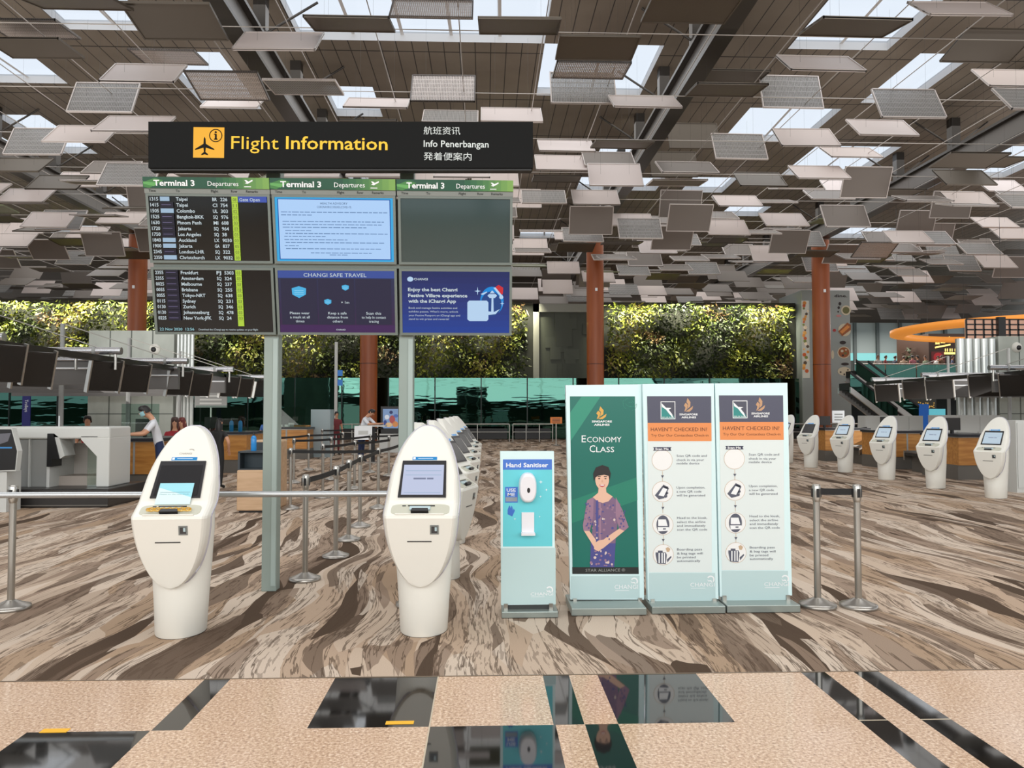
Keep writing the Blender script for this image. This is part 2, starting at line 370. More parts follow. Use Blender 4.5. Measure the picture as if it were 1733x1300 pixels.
# ------------------------------------------------------------------ ceiling with roof lights
ZC = 13.0
def sky(px0, px1, py0, py1):
    pm = (py0+py1)/2
    return (PZ(px0, pm, ZC).x, PZ(px1, pm, ZC).x, PZ(830, py0, ZC).y, PZ(830, py1, ZC).y)
SK = [sky(470, 935, -90, 72), sky(915, 1105, 72, 160), sky(50, 212, -70, 62), sky(-60, 90, 92, 152), sky(312, 412, 96, 190), sky(1405, 1600, -80, 74),
      sky(1520, 1610, 78, 165), sky(1250, 1400, 176, 234), sky(1360, 1500, 240, 290), sky(1676, 1780, 236, 292), sky(-60, 40, 238, 268), sky(60, 130, 205, 268), sky(1165, 1240, 296, 322), sky(1015, 1090, 238, 270),
      sky(980, 1120, 298, 320), sky(560, 640, 286, 310), sky(1480, 1580, 300, 330), sky(180, 230, 335, 355), sky(560, 640, 150, 200), sky(1230, 1300, 345, 362), sky(690, 780, 300, 322), sky(880, 960, 392, 402), sky(1420, 1520, 380, 398), sky(90, 190, 388, 402),
      (-30, -24, 4, 12), (-12, -2, 2, 12), (4, 14, 2, 12), (22, 30, 4, 12)]
xs = sorted({-46.0, 46.0, *[round(v, 3) for s_ in SK for v in s_[:2]]}); ys = sorted({-14.0, 64.0, *[round(v, 3) for s_ in SK for v in s_[2:]]})
mb = MB()
for x0, x1 in zip(xs, xs[1:]):
    run = None
    for y0, y1 in list(zip(ys, ys[1:]))+[(None, None)]:
        solid = y0 is not None and not any(a < (x0+x1)/2 < b and c < (y0+y1)/2 < d for a, b, c, d in SK)
        if solid: run = (run[0], y1) if run else (y0, y1)
        elif run:
            mb.add([(x0, run[0], ZC), (x1, run[0], ZC), (x1, run[1], ZC), (x0, run[1], ZC)], [(3, 2, 1, 0)], PLANK); run = None
struct(mb, 'ceiling')
REVEAL = mat('white_roof_light_reveal', (222, 222, 222), .6)
for k, (x0, x1, y0, y1) in enumerate(SK):
    mb = MB(); h = .3
    for a, b in (((x0, y0), (x1, y0)), ((x1, y0), (x1, y1)), ((x1, y1), (x0, y1)), ((x0, y1), (x0, y0))):
        mb.add([(*a, ZC), (*b, ZC), (*b, ZC+h), (*a, ZC+h)], [(0, 1, 2, 3)], REVEAL)
    mb.add([(x0, y0, ZC+h-.05), (x1, y0, ZC+h-.05), (x1, y1, ZC+h-.05), (x0, y1, ZC+h-.05)], [(3, 2, 1, 0)], ROOFGL)
    nb = max(1, int((x1-x0)/1.3))
    for i in range(1, nb):
        x = x0+(x1-x0)*i/nb; mb.add([(x-.05, y0, ZC+h-.1), (x+.05, y0, ZC+h-.1), (x+.05+.12, y1, ZC+h-.1), (x-.05+.12, y1, ZC+h-.1)], [(3, 2, 1, 0)], REVEAL)
    struct(mb, 'window_%d' % (k+1))
# roof beams carried by the columns, with hangers and braces
COLX = [AT(233, 480, 41).x, AT(624, 600, 41).x, AT(1007, 480, 41).x, AT(1389, 480, 41).x]
BEAM = mat('dark_steel_beam', (64, 60, 56), .4, .3); BEAM_L = mat('pale_steel_beam_side', (104, 100, 96), .4, .3)
for k, x in enumerate(COLX):
    mb = MB(); z = 10.9; h = .9
    mb.box(x-.24, x+.24, 8, 62, z, z+.1, BEAM); mb.box(x-.07, x+.07, 8, 62, z+.1, z+h-.1, BEAM_L); mb.box(x-.24, x+.24, 8, 62, z+h-.1, z+h, BEAM)
    o = mb.build('roof_beam'); tag(o, ['dark steel roof beam over the rust column beside the flight boards', 'dark steel roof beam running behind the black flight sign', 'dark steel roof beam above the rust column behind the green poster', 'dark steel roof beam above the rust column beside the dining tower'][k], 'beam')
    for y in range(17, 60, 4):
        m2 = MB(); m2.box(x-.17, x+.17, y-.17, y+.17, z+h, ZC, BEAM)
        hg = m2.build('hanger', o)
        m3 = MB()
        for dx in (-1, 1): m3.tube((x+.17*dx, y, z+h+.2), (x+1.5*dx, y+.2, ZC-.02), .035, BEAM, n=6)
        m3.build('brace', hg)
for k, x in enumerate(COLX):
    mb = MB(); mb.lathe([(.46, 0), (.46, 10.88)], (x, 41, 0), RUST, 32)
    o = mb.build('column')
    tag(o, ['rust brown round column standing beside the flight boards', 'rust brown round column seen between the two flight board posts', 'rust brown round column rising behind the green airline poster', 'rust brown round column in front of the dining tower'][k], 'column', kind='thing')
    m2 = MB(); m2.box(x-.06, x+.06, 40.5, 40.55, 8.0, 8.16, INK); m2.build('number_plate', o)
    m2 = MB(); m2.lathe([(.465, 4.1), (.465, 4.14)], (x, 41, 0), mat('dark_rust_joint', (84, 40, 22), .5), 32); m2.build('joint_band', o)
# ------------------------------------------------------------------ reflector panels hung under the roof
PW, PD = 1.86, 1.2
def panel_mesh(name, m, fr):
    mb = MB(); t = .012
    mb.box(-PW/2, PW/2, -PD/2, PD/2, -t, t, m)
    for a in ((-PW/2, PW/2, -PD/2, -PD/2+.03), (-PW/2, PW/2, PD/2-.03, PD/2), (-PW/2, -PW/2+.03, -PD/2, PD/2), (PW/2-.03, PW/2, -PD/2, PD/2)):
        mb.box(a[0], a[1], a[2], a[3], -.03, .03, fr)
    me = bpy.data.meshes.new(name); me.from_pydata([tuple(p) for p in mb.v], [], mb.f); me.polygons.foreach_set('material_index', mb.m)
    for q in mb.mats: me.materials.append(q)
    me.update(); return me
PFR = mat('pale_panel_rim', (206, 198, 194), .4, .2)
PM = {'m': panel_mesh('reflector_panel', PANEL_M, PFR), 'b': panel_mesh('reflector_panel', PANEL, PFR), 'd': panel_mesh('reflector_panel', PANEL_D, PANEL_D), 'p': panel_mesh('reflector_panel', MESHP, mat('dark_panel_rim', (90, 84, 80), .4, .2)), 'f': panel_mesh('reflector_panel', FILM, PFR), 'g': panel_mesh('reflector_panel', PANEL_G, PANEL_G)}
PLAB = {'m': ('reflector panel with mid shade painted in, tilted on cables under the hall roof', 'mid shade reflector panels under the roof'), 'b': ('pale metal reflector panel tilted on cables under the hall roof', 'pale reflector panels under the roof'), 'd': ('reflector panel with dark shade painted in, hung flat or tilted under the hall roof', 'dark shade reflector panels under the roof'),
        'p': ('ribbed perforated reflector panel with dark rim under the hall roof', 'perforated reflector panels under the roof'), 'f': ('see-through fine mesh reflector panel tilted under the hall roof', 'fine mesh reflector panels under the roof'), 'g': ('olive tinted reflector panel tilted under the hall roof', 'olive reflector panels under the roof')}
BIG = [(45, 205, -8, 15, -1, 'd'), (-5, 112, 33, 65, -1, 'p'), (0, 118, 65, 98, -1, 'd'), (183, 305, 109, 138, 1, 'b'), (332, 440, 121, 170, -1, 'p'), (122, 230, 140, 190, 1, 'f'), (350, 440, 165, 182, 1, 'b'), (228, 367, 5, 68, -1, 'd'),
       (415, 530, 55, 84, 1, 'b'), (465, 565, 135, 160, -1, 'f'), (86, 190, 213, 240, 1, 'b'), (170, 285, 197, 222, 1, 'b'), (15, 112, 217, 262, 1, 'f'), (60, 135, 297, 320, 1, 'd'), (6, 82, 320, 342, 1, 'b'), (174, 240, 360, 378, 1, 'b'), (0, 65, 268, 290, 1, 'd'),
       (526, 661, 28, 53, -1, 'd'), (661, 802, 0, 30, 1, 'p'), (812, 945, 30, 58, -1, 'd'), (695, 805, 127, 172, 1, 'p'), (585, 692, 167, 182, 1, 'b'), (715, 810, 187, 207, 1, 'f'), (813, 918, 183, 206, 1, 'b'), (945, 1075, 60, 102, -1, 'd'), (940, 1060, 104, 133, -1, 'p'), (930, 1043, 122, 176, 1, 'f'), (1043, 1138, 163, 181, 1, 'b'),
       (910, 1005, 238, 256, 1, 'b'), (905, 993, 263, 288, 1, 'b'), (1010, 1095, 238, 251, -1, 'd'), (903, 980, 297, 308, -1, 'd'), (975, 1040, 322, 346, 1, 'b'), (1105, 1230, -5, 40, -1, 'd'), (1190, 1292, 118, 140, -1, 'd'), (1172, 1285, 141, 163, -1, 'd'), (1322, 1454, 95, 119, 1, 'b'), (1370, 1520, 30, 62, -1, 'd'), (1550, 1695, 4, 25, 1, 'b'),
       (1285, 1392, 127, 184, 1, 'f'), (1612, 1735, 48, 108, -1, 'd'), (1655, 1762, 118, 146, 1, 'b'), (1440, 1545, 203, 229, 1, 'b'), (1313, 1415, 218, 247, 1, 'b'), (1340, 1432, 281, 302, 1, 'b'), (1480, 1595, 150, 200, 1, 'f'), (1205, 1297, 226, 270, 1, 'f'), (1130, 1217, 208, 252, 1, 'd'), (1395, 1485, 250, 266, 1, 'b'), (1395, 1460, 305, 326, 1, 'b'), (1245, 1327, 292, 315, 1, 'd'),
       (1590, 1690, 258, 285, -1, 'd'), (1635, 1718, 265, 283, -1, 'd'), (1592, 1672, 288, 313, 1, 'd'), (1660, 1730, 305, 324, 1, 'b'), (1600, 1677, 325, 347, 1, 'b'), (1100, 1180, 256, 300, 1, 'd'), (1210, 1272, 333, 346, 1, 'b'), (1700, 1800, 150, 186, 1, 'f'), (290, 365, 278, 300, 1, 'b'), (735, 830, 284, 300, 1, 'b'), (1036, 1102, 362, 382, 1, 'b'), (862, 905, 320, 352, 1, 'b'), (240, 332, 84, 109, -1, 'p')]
rnd = random.Random(11)
spots = []
for (x0, x1, yt, yb, sg, kd) in BIG:
    d = PW*FPX/(x1-x0)*(.95 if sg < 0 else 1.0); px = (x0+x1)/2; py = (yt+yb)/2
    d = max(15.5, min(d, 38)); c = AT(px, py, d)
    if c.z > 11.9: c = PZ(px, py, 11.9)
    if min(abs(c.x-cx) for cx in COLX) < 1.4 and c.z > 10.1: c = PZ(px, py, 10.1)
    e = (c.z-EYE)/c.y; val = sg*(yb-yt)*c.y/(FPX*PD); q = max(-.98, min(.98, val/sqrt(1+e*e)))
    spots.append((c, asin(q)+atan(e), kd))
row = 0; y = 24.5
while y < 60:
    for i in range(-19, 21):
        x = i*2.05+.4
        if abs(x-.035*y) > .675*y+.6 or rnd.random() < .08: continue
        yy = y+rnd.uniform(-.3, .3); od = (row+i) % 2; z = rnd.uniform(9.5, 9.95) if od else rnd.uniform(10.45, 10.9)
        if y > 41: z = (z+.15) if y < 47 else z-.5+rnd.uniform(-.3, .2)
        c = Vector((x, yy, z))
        if any(abs(x-cx) < 1.5 and abs(yy-41) < 1.2 for cx in COLX): continue
        if min(abs(x-cx) for cx in COLX) < 1.25: z = rnd.uniform(9.2, 9.9); c.z = z
        if any(abs(c.x-s_[0].x) < 1.75 and abs(c.y-s_[0].y) < 1.5 for s_ in spots[:len(BIG)]): continue
        r = rnd.random()
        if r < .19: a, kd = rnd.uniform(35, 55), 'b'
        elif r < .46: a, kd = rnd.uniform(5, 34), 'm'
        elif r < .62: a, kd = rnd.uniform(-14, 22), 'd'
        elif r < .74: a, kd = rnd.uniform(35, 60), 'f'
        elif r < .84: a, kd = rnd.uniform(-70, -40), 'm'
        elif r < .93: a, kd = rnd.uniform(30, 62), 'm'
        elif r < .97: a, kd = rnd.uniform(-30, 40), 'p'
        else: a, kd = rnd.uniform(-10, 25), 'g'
        spots.append((c, radians(a), kd))
    y += 1.5; row += 1
mb = MB(); mb.tube((-.5, 0, 0), (-.5, 0, 1), .002, DARK, n=3); mb.tube((.5, 0, 0), (.5, 0, 1), .002, DARK, n=3); WIRE = bpy.data.meshes.new('hanger_wire'); WIRE.from_pydata([tuple(p) for p in mb.v], [], mb.f); WIRE.materials.append(DARK)
near = spots[:288]; far = spots[288:]
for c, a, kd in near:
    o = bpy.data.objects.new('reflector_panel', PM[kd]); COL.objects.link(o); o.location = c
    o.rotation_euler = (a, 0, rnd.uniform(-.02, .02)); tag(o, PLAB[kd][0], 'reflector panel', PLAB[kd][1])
    hw = bpy.data.objects.new('hanger_wire', WIRE); COL.objects.link(hw); hw.parent = o; hw.rotation_euler = (-a, 0, 0); hw.scale = (1, 1, ZC-c.z)
mb = MB()
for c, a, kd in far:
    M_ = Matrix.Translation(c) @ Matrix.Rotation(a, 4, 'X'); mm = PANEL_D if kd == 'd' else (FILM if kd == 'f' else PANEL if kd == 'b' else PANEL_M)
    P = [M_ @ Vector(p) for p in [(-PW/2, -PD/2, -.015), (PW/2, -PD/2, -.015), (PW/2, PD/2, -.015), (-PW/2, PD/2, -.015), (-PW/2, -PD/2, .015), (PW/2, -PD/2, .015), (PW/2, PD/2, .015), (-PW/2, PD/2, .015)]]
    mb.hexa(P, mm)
tag(mb.build('distant_reflectors'), 'mass of small tilted reflector panels far off under the roof', 'reflector panels', kind='stuff')
# thin cables that carry them
CAB = mat('pale_steel_cable', (190, 184, 178), .35, .6)
me = None
for i in range(-13, 15):
    x = i*2.05-.62
    if me is None:
        mb = MB(); mb.tube((0, 8, 0), (0, 60, 0), .014, CAB, n=5); ob = mb.build('hanging_cable', origin=(0, 0, 0)); me = ob.data
    else: ob = bpy.data.objects.new('hanging_cable', me); COL.objects.link(ob)
    ob.location = (x, 0, 10.85); tag(ob, 'thin steel cable running away under the roof', 'cable', 'lengthwise roof cables')
me = None
for i in range(12):
    yy = 18.3+i*3.65
    if me is None:
        mb = MB(); mb.tube((-40, 0, 0), (40, 0, 0), .014, CAB, n=5); ob = mb.build('cross_cable', origin=(0, 0, 0)); me = ob.data
    else: ob = bpy.data.objects.new('cross_cable', me); COL.objects.link(ob)
    ob.location = (0, yy, 10.8); tag(ob, 'thin steel cable stretched across the hall under the roof', 'cable', 'crosswise roof cables')

# ------------------------------------------------------------------ end of the hall: living wall, glass screen, dark backdrop
YG = 46.0
pz = lambda py, Y: AT(866, py, Y).z
px_ = lambda px, Y: AT(px, 600, Y).x
ztop = pz(515, YG); zb = pz(646, YG)
SOIL = mat('dark_planting_felt', (22, 24, 16), .9)
XL, XM0, XM1, XR = -34.0, px_(902, YG), px_(1016, YG), px_(1348, YG)
mb = MB(); mb.box(XL, XM0, YG+.1, YG+.5, 0, ztop, SOIL); mb.box(XM1, XR, YG+.1, YG+.5, 0, ztop, SOIL); mb.box(XL, XM0, YG+.05, YG+.6, ztop, ztop+.16, mat('grey_coping', (52, 50, 46), .7, spec=.1)); mb.box(XM1, XR, YG+.05, YG+.6, ztop, ztop+.16, mat('grey_coping')); struct(mb, 'wall_back')
def leaves(x0, x1, n, seed, label):
    r = random.Random(seed); V = []; F = []; tone = []
    for i in range(n):
        x = r.uniform(x0, x1); z = r.uniform(3.5, ztop); b = max(0, .45+.55*sin(x*1.1+seed+sin(z*1.3))*sin(z*2.1+x*.35)); d = .05+.85*b*(.6+.4*r.random())+.12*r.random()
        c = Vector((x, YG+.1-d, z)); L_ = r.uniform(.16, .36); w = L_*r.uniform(.3, .6)
        if z > ztop-.9 and r.random() < .4: L_ *= 1.6; w *= .5
        dirv = Vector((r.uniform(-1, 1), r.uniform(-1.2, -.1), r.uniform(-1.3, .5))).normalized(); sd = dirv.cross(Vector((r.uniform(-1, 1), r.uniform(-1, 1), r.uniform(-1, 1)))).normalized()
        k = len(V); up = sd.cross(dirv)*.15*w
        V += [c, c+dirv*L_*.5+sd*w*.5+up, c+dirv*L_, c+dirv*L_*.5-sd*w*.5+up]; F += [(k, k+1, k+2), (k, k+2, k+3)]
        q = .5+.25*sin(x*.55+seed*2)+.25*sin(x*1.7-z*1.1); q = max(0, min(1, .62*q+.38*r.random()))
        if sin(x*.8+3)*sin(z*1.3+x*.3) > .82 and r.random() < .7: q = .86+.05*r.random()
        tone += [q, q]
    me = bpy.data.meshes.new('foliage'); me.from_pydata([tuple(p) for p in V], [], F); me.materials.append(LEAF)
    at = me.attributes.new('tone', 'FLOAT', 'FACE'); at.data.foreach_set('value', tone); me.update()
    o = bpy.data.objects.new('foliage', me); COL.objects.link(o); tag(o, label, 'plants', kind='stuff'); return o
leaves(XL, XM0-.4, 17000, 1, 'long living green wall of mixed leafy plants behind the check-in desks')
leaves(XM1+.4, XR-.5, 6200, 2, 'living green wall of mixed leafy plants between the stone panel and the dining tower')
mb = MB(); cr = mat('grey_green_stone', (58, 62, 50), .6); fr = mat('grey_stone_frame', (128, 128, 118), .5)
mb.box(XM0, XM1, YG-.1, YG+.4, 0, ztop, cr); mb.box(XM0, XM0+.35, YG-.3, YG-.1, 0, ztop, fr); mb.box(XM0, XM1, YG-.3, YG-.1, ztop-.5, ztop, fr)
rr = random.Random(4)
for i in range(14):
    xx = rr.uniform(XM0+.5, XM1-.9); zz = rr.uniform(3.2, ztop-1.2); mb.box(xx, xx+rr.uniform(.5, 1.2), YG-.14-.03*rr.random(), YG-.1, zz, zz+rr.uniform(.5, 1.3), mat('grey_green_stone_%d' % (i % 3), (54+6*(i % 3), 58+6*(i % 3), 46+6*(i % 3)), .6))
tag(mb.build('stone_panel'), 'dark stone panel with grey frame set between two living walls', 'wall panel')
# green glass screen
YS = 43.4; zs = pz(640, YS); k = 0; x = -34.0
MUL = mat('dark_mullion', (28, 36, 34), .4, .3)
while x < 18.0:
    w = 2.6; mb = MB(); mb.box(x+.02, x+w-.02, YS-.02, YS+.02, .05, zs, GREEN); mb.box(x-.03, x+.03, YS-.08, YS+.08, 0, zs+.02, MUL)
    struct(mb, 'window_%d' % (len(SK)+1+k)); x += w; k += 1
NWIN = len(SK)+k
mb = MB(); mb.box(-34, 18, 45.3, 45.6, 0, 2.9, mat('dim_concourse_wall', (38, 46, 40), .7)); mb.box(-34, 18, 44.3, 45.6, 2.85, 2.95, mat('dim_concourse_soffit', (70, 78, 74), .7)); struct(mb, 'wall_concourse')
mb = MB(); mb.box(-46, 46, 63.6, 64, 0, ZC, mat('far_brown_wall', (96, 88, 80), .7)); struct(mb, 'wall_far')
# side walls well outside the view and glass front behind the photographer, all frames
mb = MB()
for i in range(13): mb.box(-45+i*7.5-.15, -45+i*7.5+.15, -14.3, -14, 0, ZC, MUL)
for z in (2.2, 5.5, 9.0): mb.box(-46, 46, -14.2, -14.05, z-.1, z+.1, MUL)
struct(mb, 'trim_2')
mb = MB(); mb.box(-120, 120, -20, -19, -.1, 2.7, mat('dark_reflection_block', (30, 42, 24), .9)); struct(mb, 'wall_reflection_block')  # unseen dark block added to darken the lower reflections in the glass
# ------------------------------------------------------------------ flight information boards
def glow(name, rgb, e=1.0): return mat(name, rgb, .35, emit=e, spec=.3, glowing=True)
AMBER = glow('lit_amber', (248, 178, 18), .9); AMB_T = glow('lit_yellow_letters', (252, 200, 40), 1.0); WLET = glow('lit_white_letters', (232, 236, 230), .85)
BOXBLK = mat('matt_black_sign', (15, 16, 16), .55, spec=.12); SCRBLK = mat('dark_display_glass', (15, 19, 19), .12, spec=.6)
SW = glow('screen_white', (206, 220, 226), .8); SCY = glow('screen_lime', (190, 226, 70), .75); SBL = glow('screen_blue_box', (66, 92, 190), .7); SLB = glow('screen_pale_logo', (176, 206, 232), .7)
fx0 = AT(240, 600, 7.0).x
o3 = AT(470, 567, 6.9); tp = AT(470, 303, 6.62); FP = Pl(o3, (1, 0, 0), (0, tp.y-o3.y, tp.z-o3.z))
FI = thing('flight_information_stand', 'tall flight information stand with black header sign and six departure displays', 'flight board', (AT(570, 600, 7.0).x, 7.0, 0))
for pxa in (461, 688):
    x = px_(pxa, 7.0); mb = MB(); mb.box(x-.065, x+.065, 6.96, 7.09, 0, 4.0, POST, .006); mb.box(x+.02, x+.06, 6.95, 6.962, .05, 2.25, mat('pale_post_face', (160, 176, 172), .4)); mb.build('post', FI)
HP = Pl(AT(570, 285, 6.6), (1, 0, 0), (0, 0, 1))
mb = MB(); mb.spx(HP, [(251, 284), (902, 284), (902, 206), (251, 206)], BOXBLK, -.12, 0); mb.spx(HP, [(253, 287.5), (900, 287.5), (900, 284), (253, 284)], mat('black_sign_edge', (16, 15, 14), .5), -.1, -.02)
mb.box(px_(461, 7)-.1, px_(461, 7)+.1, 6.7, 7.0, 3.8, 3.95, POST); mb.box(px_(688, 7)-.1, px_(688, 7)+.1, 6.7, 7.0, 3.8, 3.95, POST)
HB = mb.build('header_sign', FI)
mb = MB(); mb.rpx(HP, 327, 267, 380, 216, AMBER, .003); mb.build('pictogram_tile', HB)
mb = MB(); bi = BOXBLK; zz = lambda X, Y: (230+X/3.94, 190+Y/3.94)
mb.ppx(HP, [zz(*p) for p in [(460, 165), (466, 178), (468, 212), (524, 246), (524, 254), (468, 238), (465, 266), (482, 280), (482, 288), (460, 282), (438, 288), (438, 280), (455, 266), (452, 238), (396, 254), (396, 246), (452, 212), (454, 178)]], bi, .006)
c = zz(534, 157); mb.ring(HP, c[0], c[1], 9.6, 11.2, bi, .006); mb.rpx(HP, c[0]-1.6, c[1]+6.5, c[0]+1.8, c[1]-2.4, bi, .006); mb.rpx(HP, c[0]-3, c[1]+7, c[0]+3, c[1]+5.2, bi, .006); mb.rpx(HP, c[0]-3, c[1]-1.4, c[0]+1, c[1]-3, bi, .006); mb.disc(HP, c[0], c[1]-5.6, 1.9, bi, .006)
mb.build('pictogram', HB)
mb = MB(); mb.tpx(HP, 'Flight', 391.5, 252, 23, AMB_T, 471.5, .003, bold=.0); mb.tpx(HP, 'Information', 484, 252, 22.5, AMB_T, 656, .003, bold=.012); mb.build('yellow_lettering', HB)
mb = MB(); mb.tpx(HP, '航班资讯', 717, 226.5, 10.6, WLET, 779, .003, bold=.0); mb.tpx(HP, 'Info Penerbangan', 717, 248.5, 11.5, WLET, 827, .003, bold=.012); mb.tpx(HP, '発着便案内', 717, 270, 10.6, WLET, 798, .003, bold=.0); mb.build('white_lettering', HB)

U0 = [FP.uv(a, 318)[0] for a in (244, 458, 672)]; U1 = [FP.uv(a, 318)[0] for a in (456.5, 669.5, 868.5)]
vv = lambda py: FP.uv(560, py)[1]
GD = mat('dark_green_header', (22, 74, 54), .3, emit=.12); GL = mat('leaf_green_header', (120, 160, 84), .3, emit=.12); GM = mat('mid_green_header', (62, 122, 62), .3, emit=.12)
COLH = mat('grey_column_header', (128, 134, 130), .4)
INKD = mat('dark_header_ink', (30, 34, 32), .5)
def panel_frame(mb, u0, u1, v0, v1, m, w=.022, n0=-.09, n1=0.0):
    mb.slab(FP, [(u0, v0), (u1, v0), (u1, v1), (u0, v1)], FRAME, n0, -.012)
    for a in (((u0, v0), (u1, v0), (u1, v0+w), (u0, v0+w)), ((u0, v1-w), (u1, v1-w), (u1, v1), (u0, v1)), ((u0, v0+w), (u0+w, v0+w), (u0+w, v1-w), (u0, v1-w)), ((u1-w, v0+w), (u1, v0+w), (u1, v1-w), (u1-w, v1-w))):
        mb.slab(FP, a, FRAME, -.012, n1)
ROWS = [('1315', 'Taipei', 'BR', '226', '08'), ('1415', 'Taipei', 'CI', '754', '11'), ('1505', 'Colombo', 'UL', '303', '02'), ('1525', 'Bangkok-BKK', 'SQ', '976', '03'), ('1630', 'Phnom Penh', 'MI', '608', '03'), ('1720', 'Jakarta', 'SQ', '964', '03'), ('1750', 'Los Angeles', 'SQ', '38', '03'), ('1840', 'Auckland', 'LX', '9030', '03'), ('1900', 'Jakarta', 'GA', '837', '05'), ('2345', 'London-LHR', 'SQ', '322', '03'), ('2350', 'Christchurch', 'LX', '9032', '03')]
ROWS2 = [('2355', 'Frankfurt', 'FJ', '5303', '03'), ('2355', 'Amsterdam', 'SQ', '324', '03'), ('0025', 'Melbourne', 'SQ', '237', '03'), ('0055', 'Brisbane', 'SQ', '255', '03'), ('0055', 'Tokyo-NRT', 'SQ', '638', '03'), ('0115', 'Sydney', 'SQ', '231', '03'), ('0130', 'Zurich', 'SQ', '346', '03'), ('0130', 'Johannesburg', 'SQ', '478', '03'), ('0225', 'New York-JFK', 'SQ', '24', '03')]
def listing(rows, va, dv, u0, mbw, mbl, pale, mbr, mbt, mbc):
    a0 = U0[0]; ux = lambda px: FP.uv(px, 338)[0]+.004
    for i, (tm, city, al, no, rw) in enumerate(rows):
        v = va-i*dv; h = dv*.60; vb = v-h/2
        mbt.text(FP, tm, ux(253), vb, h, SW, ux(267)-ux(253), .002, bold=.02)
        mbc.text(FP, city, ux(297), vb, h, SW, None, .002, bold=.02)
        mbw.text(FP, al, ux(358.5), vb, h, SW, ux(366.5)-ux(358.5), .002, bold=.02)
        mbw.text(FP, no, ux(372), vb, h, SW, (ux(384)-ux(372))*len(no)/3, .002, bold=.02)
        if i in pale: mbl.poly(FP, [(ux(270), v-h*.62), (ux(pale[i]), v-h*.62), (ux(pale[i]), v+h*.62), (ux(270), v+h*.62)], SLB, .0015)
        else:
            mbl.poly(FP, [(ux(270), v-dv*.48), (ux(292), v-dv*.48), (ux(292), v+dv*.48), (ux(270), v+dv*.48)], glow('screen_dim_logo', (38, 36, 58), .5), .0015)
            mbl.poly(FP, [(ux(272), v-.002), (ux(288), v-.002), (ux(288), v+.002), (ux(272), v+.002)], glow('screen_logo_line', (128, 118, 160), .7), .002)
        mbr.poly(FP, [(ux(391), v-dv*.48), (ux(401.5), v-dv*.48), (ux(401.5), v+dv*.48), (ux(391), v+dv*.48)], SCY, .0015)
        mbr.text(FP, rw, ux(393), vb, h*.95, mat('screen_olive_digits', (92, 110, 30), .5, emit=.2), ux(399.5)-ux(393), .003, bold=.02)
    return ux
ART = {}
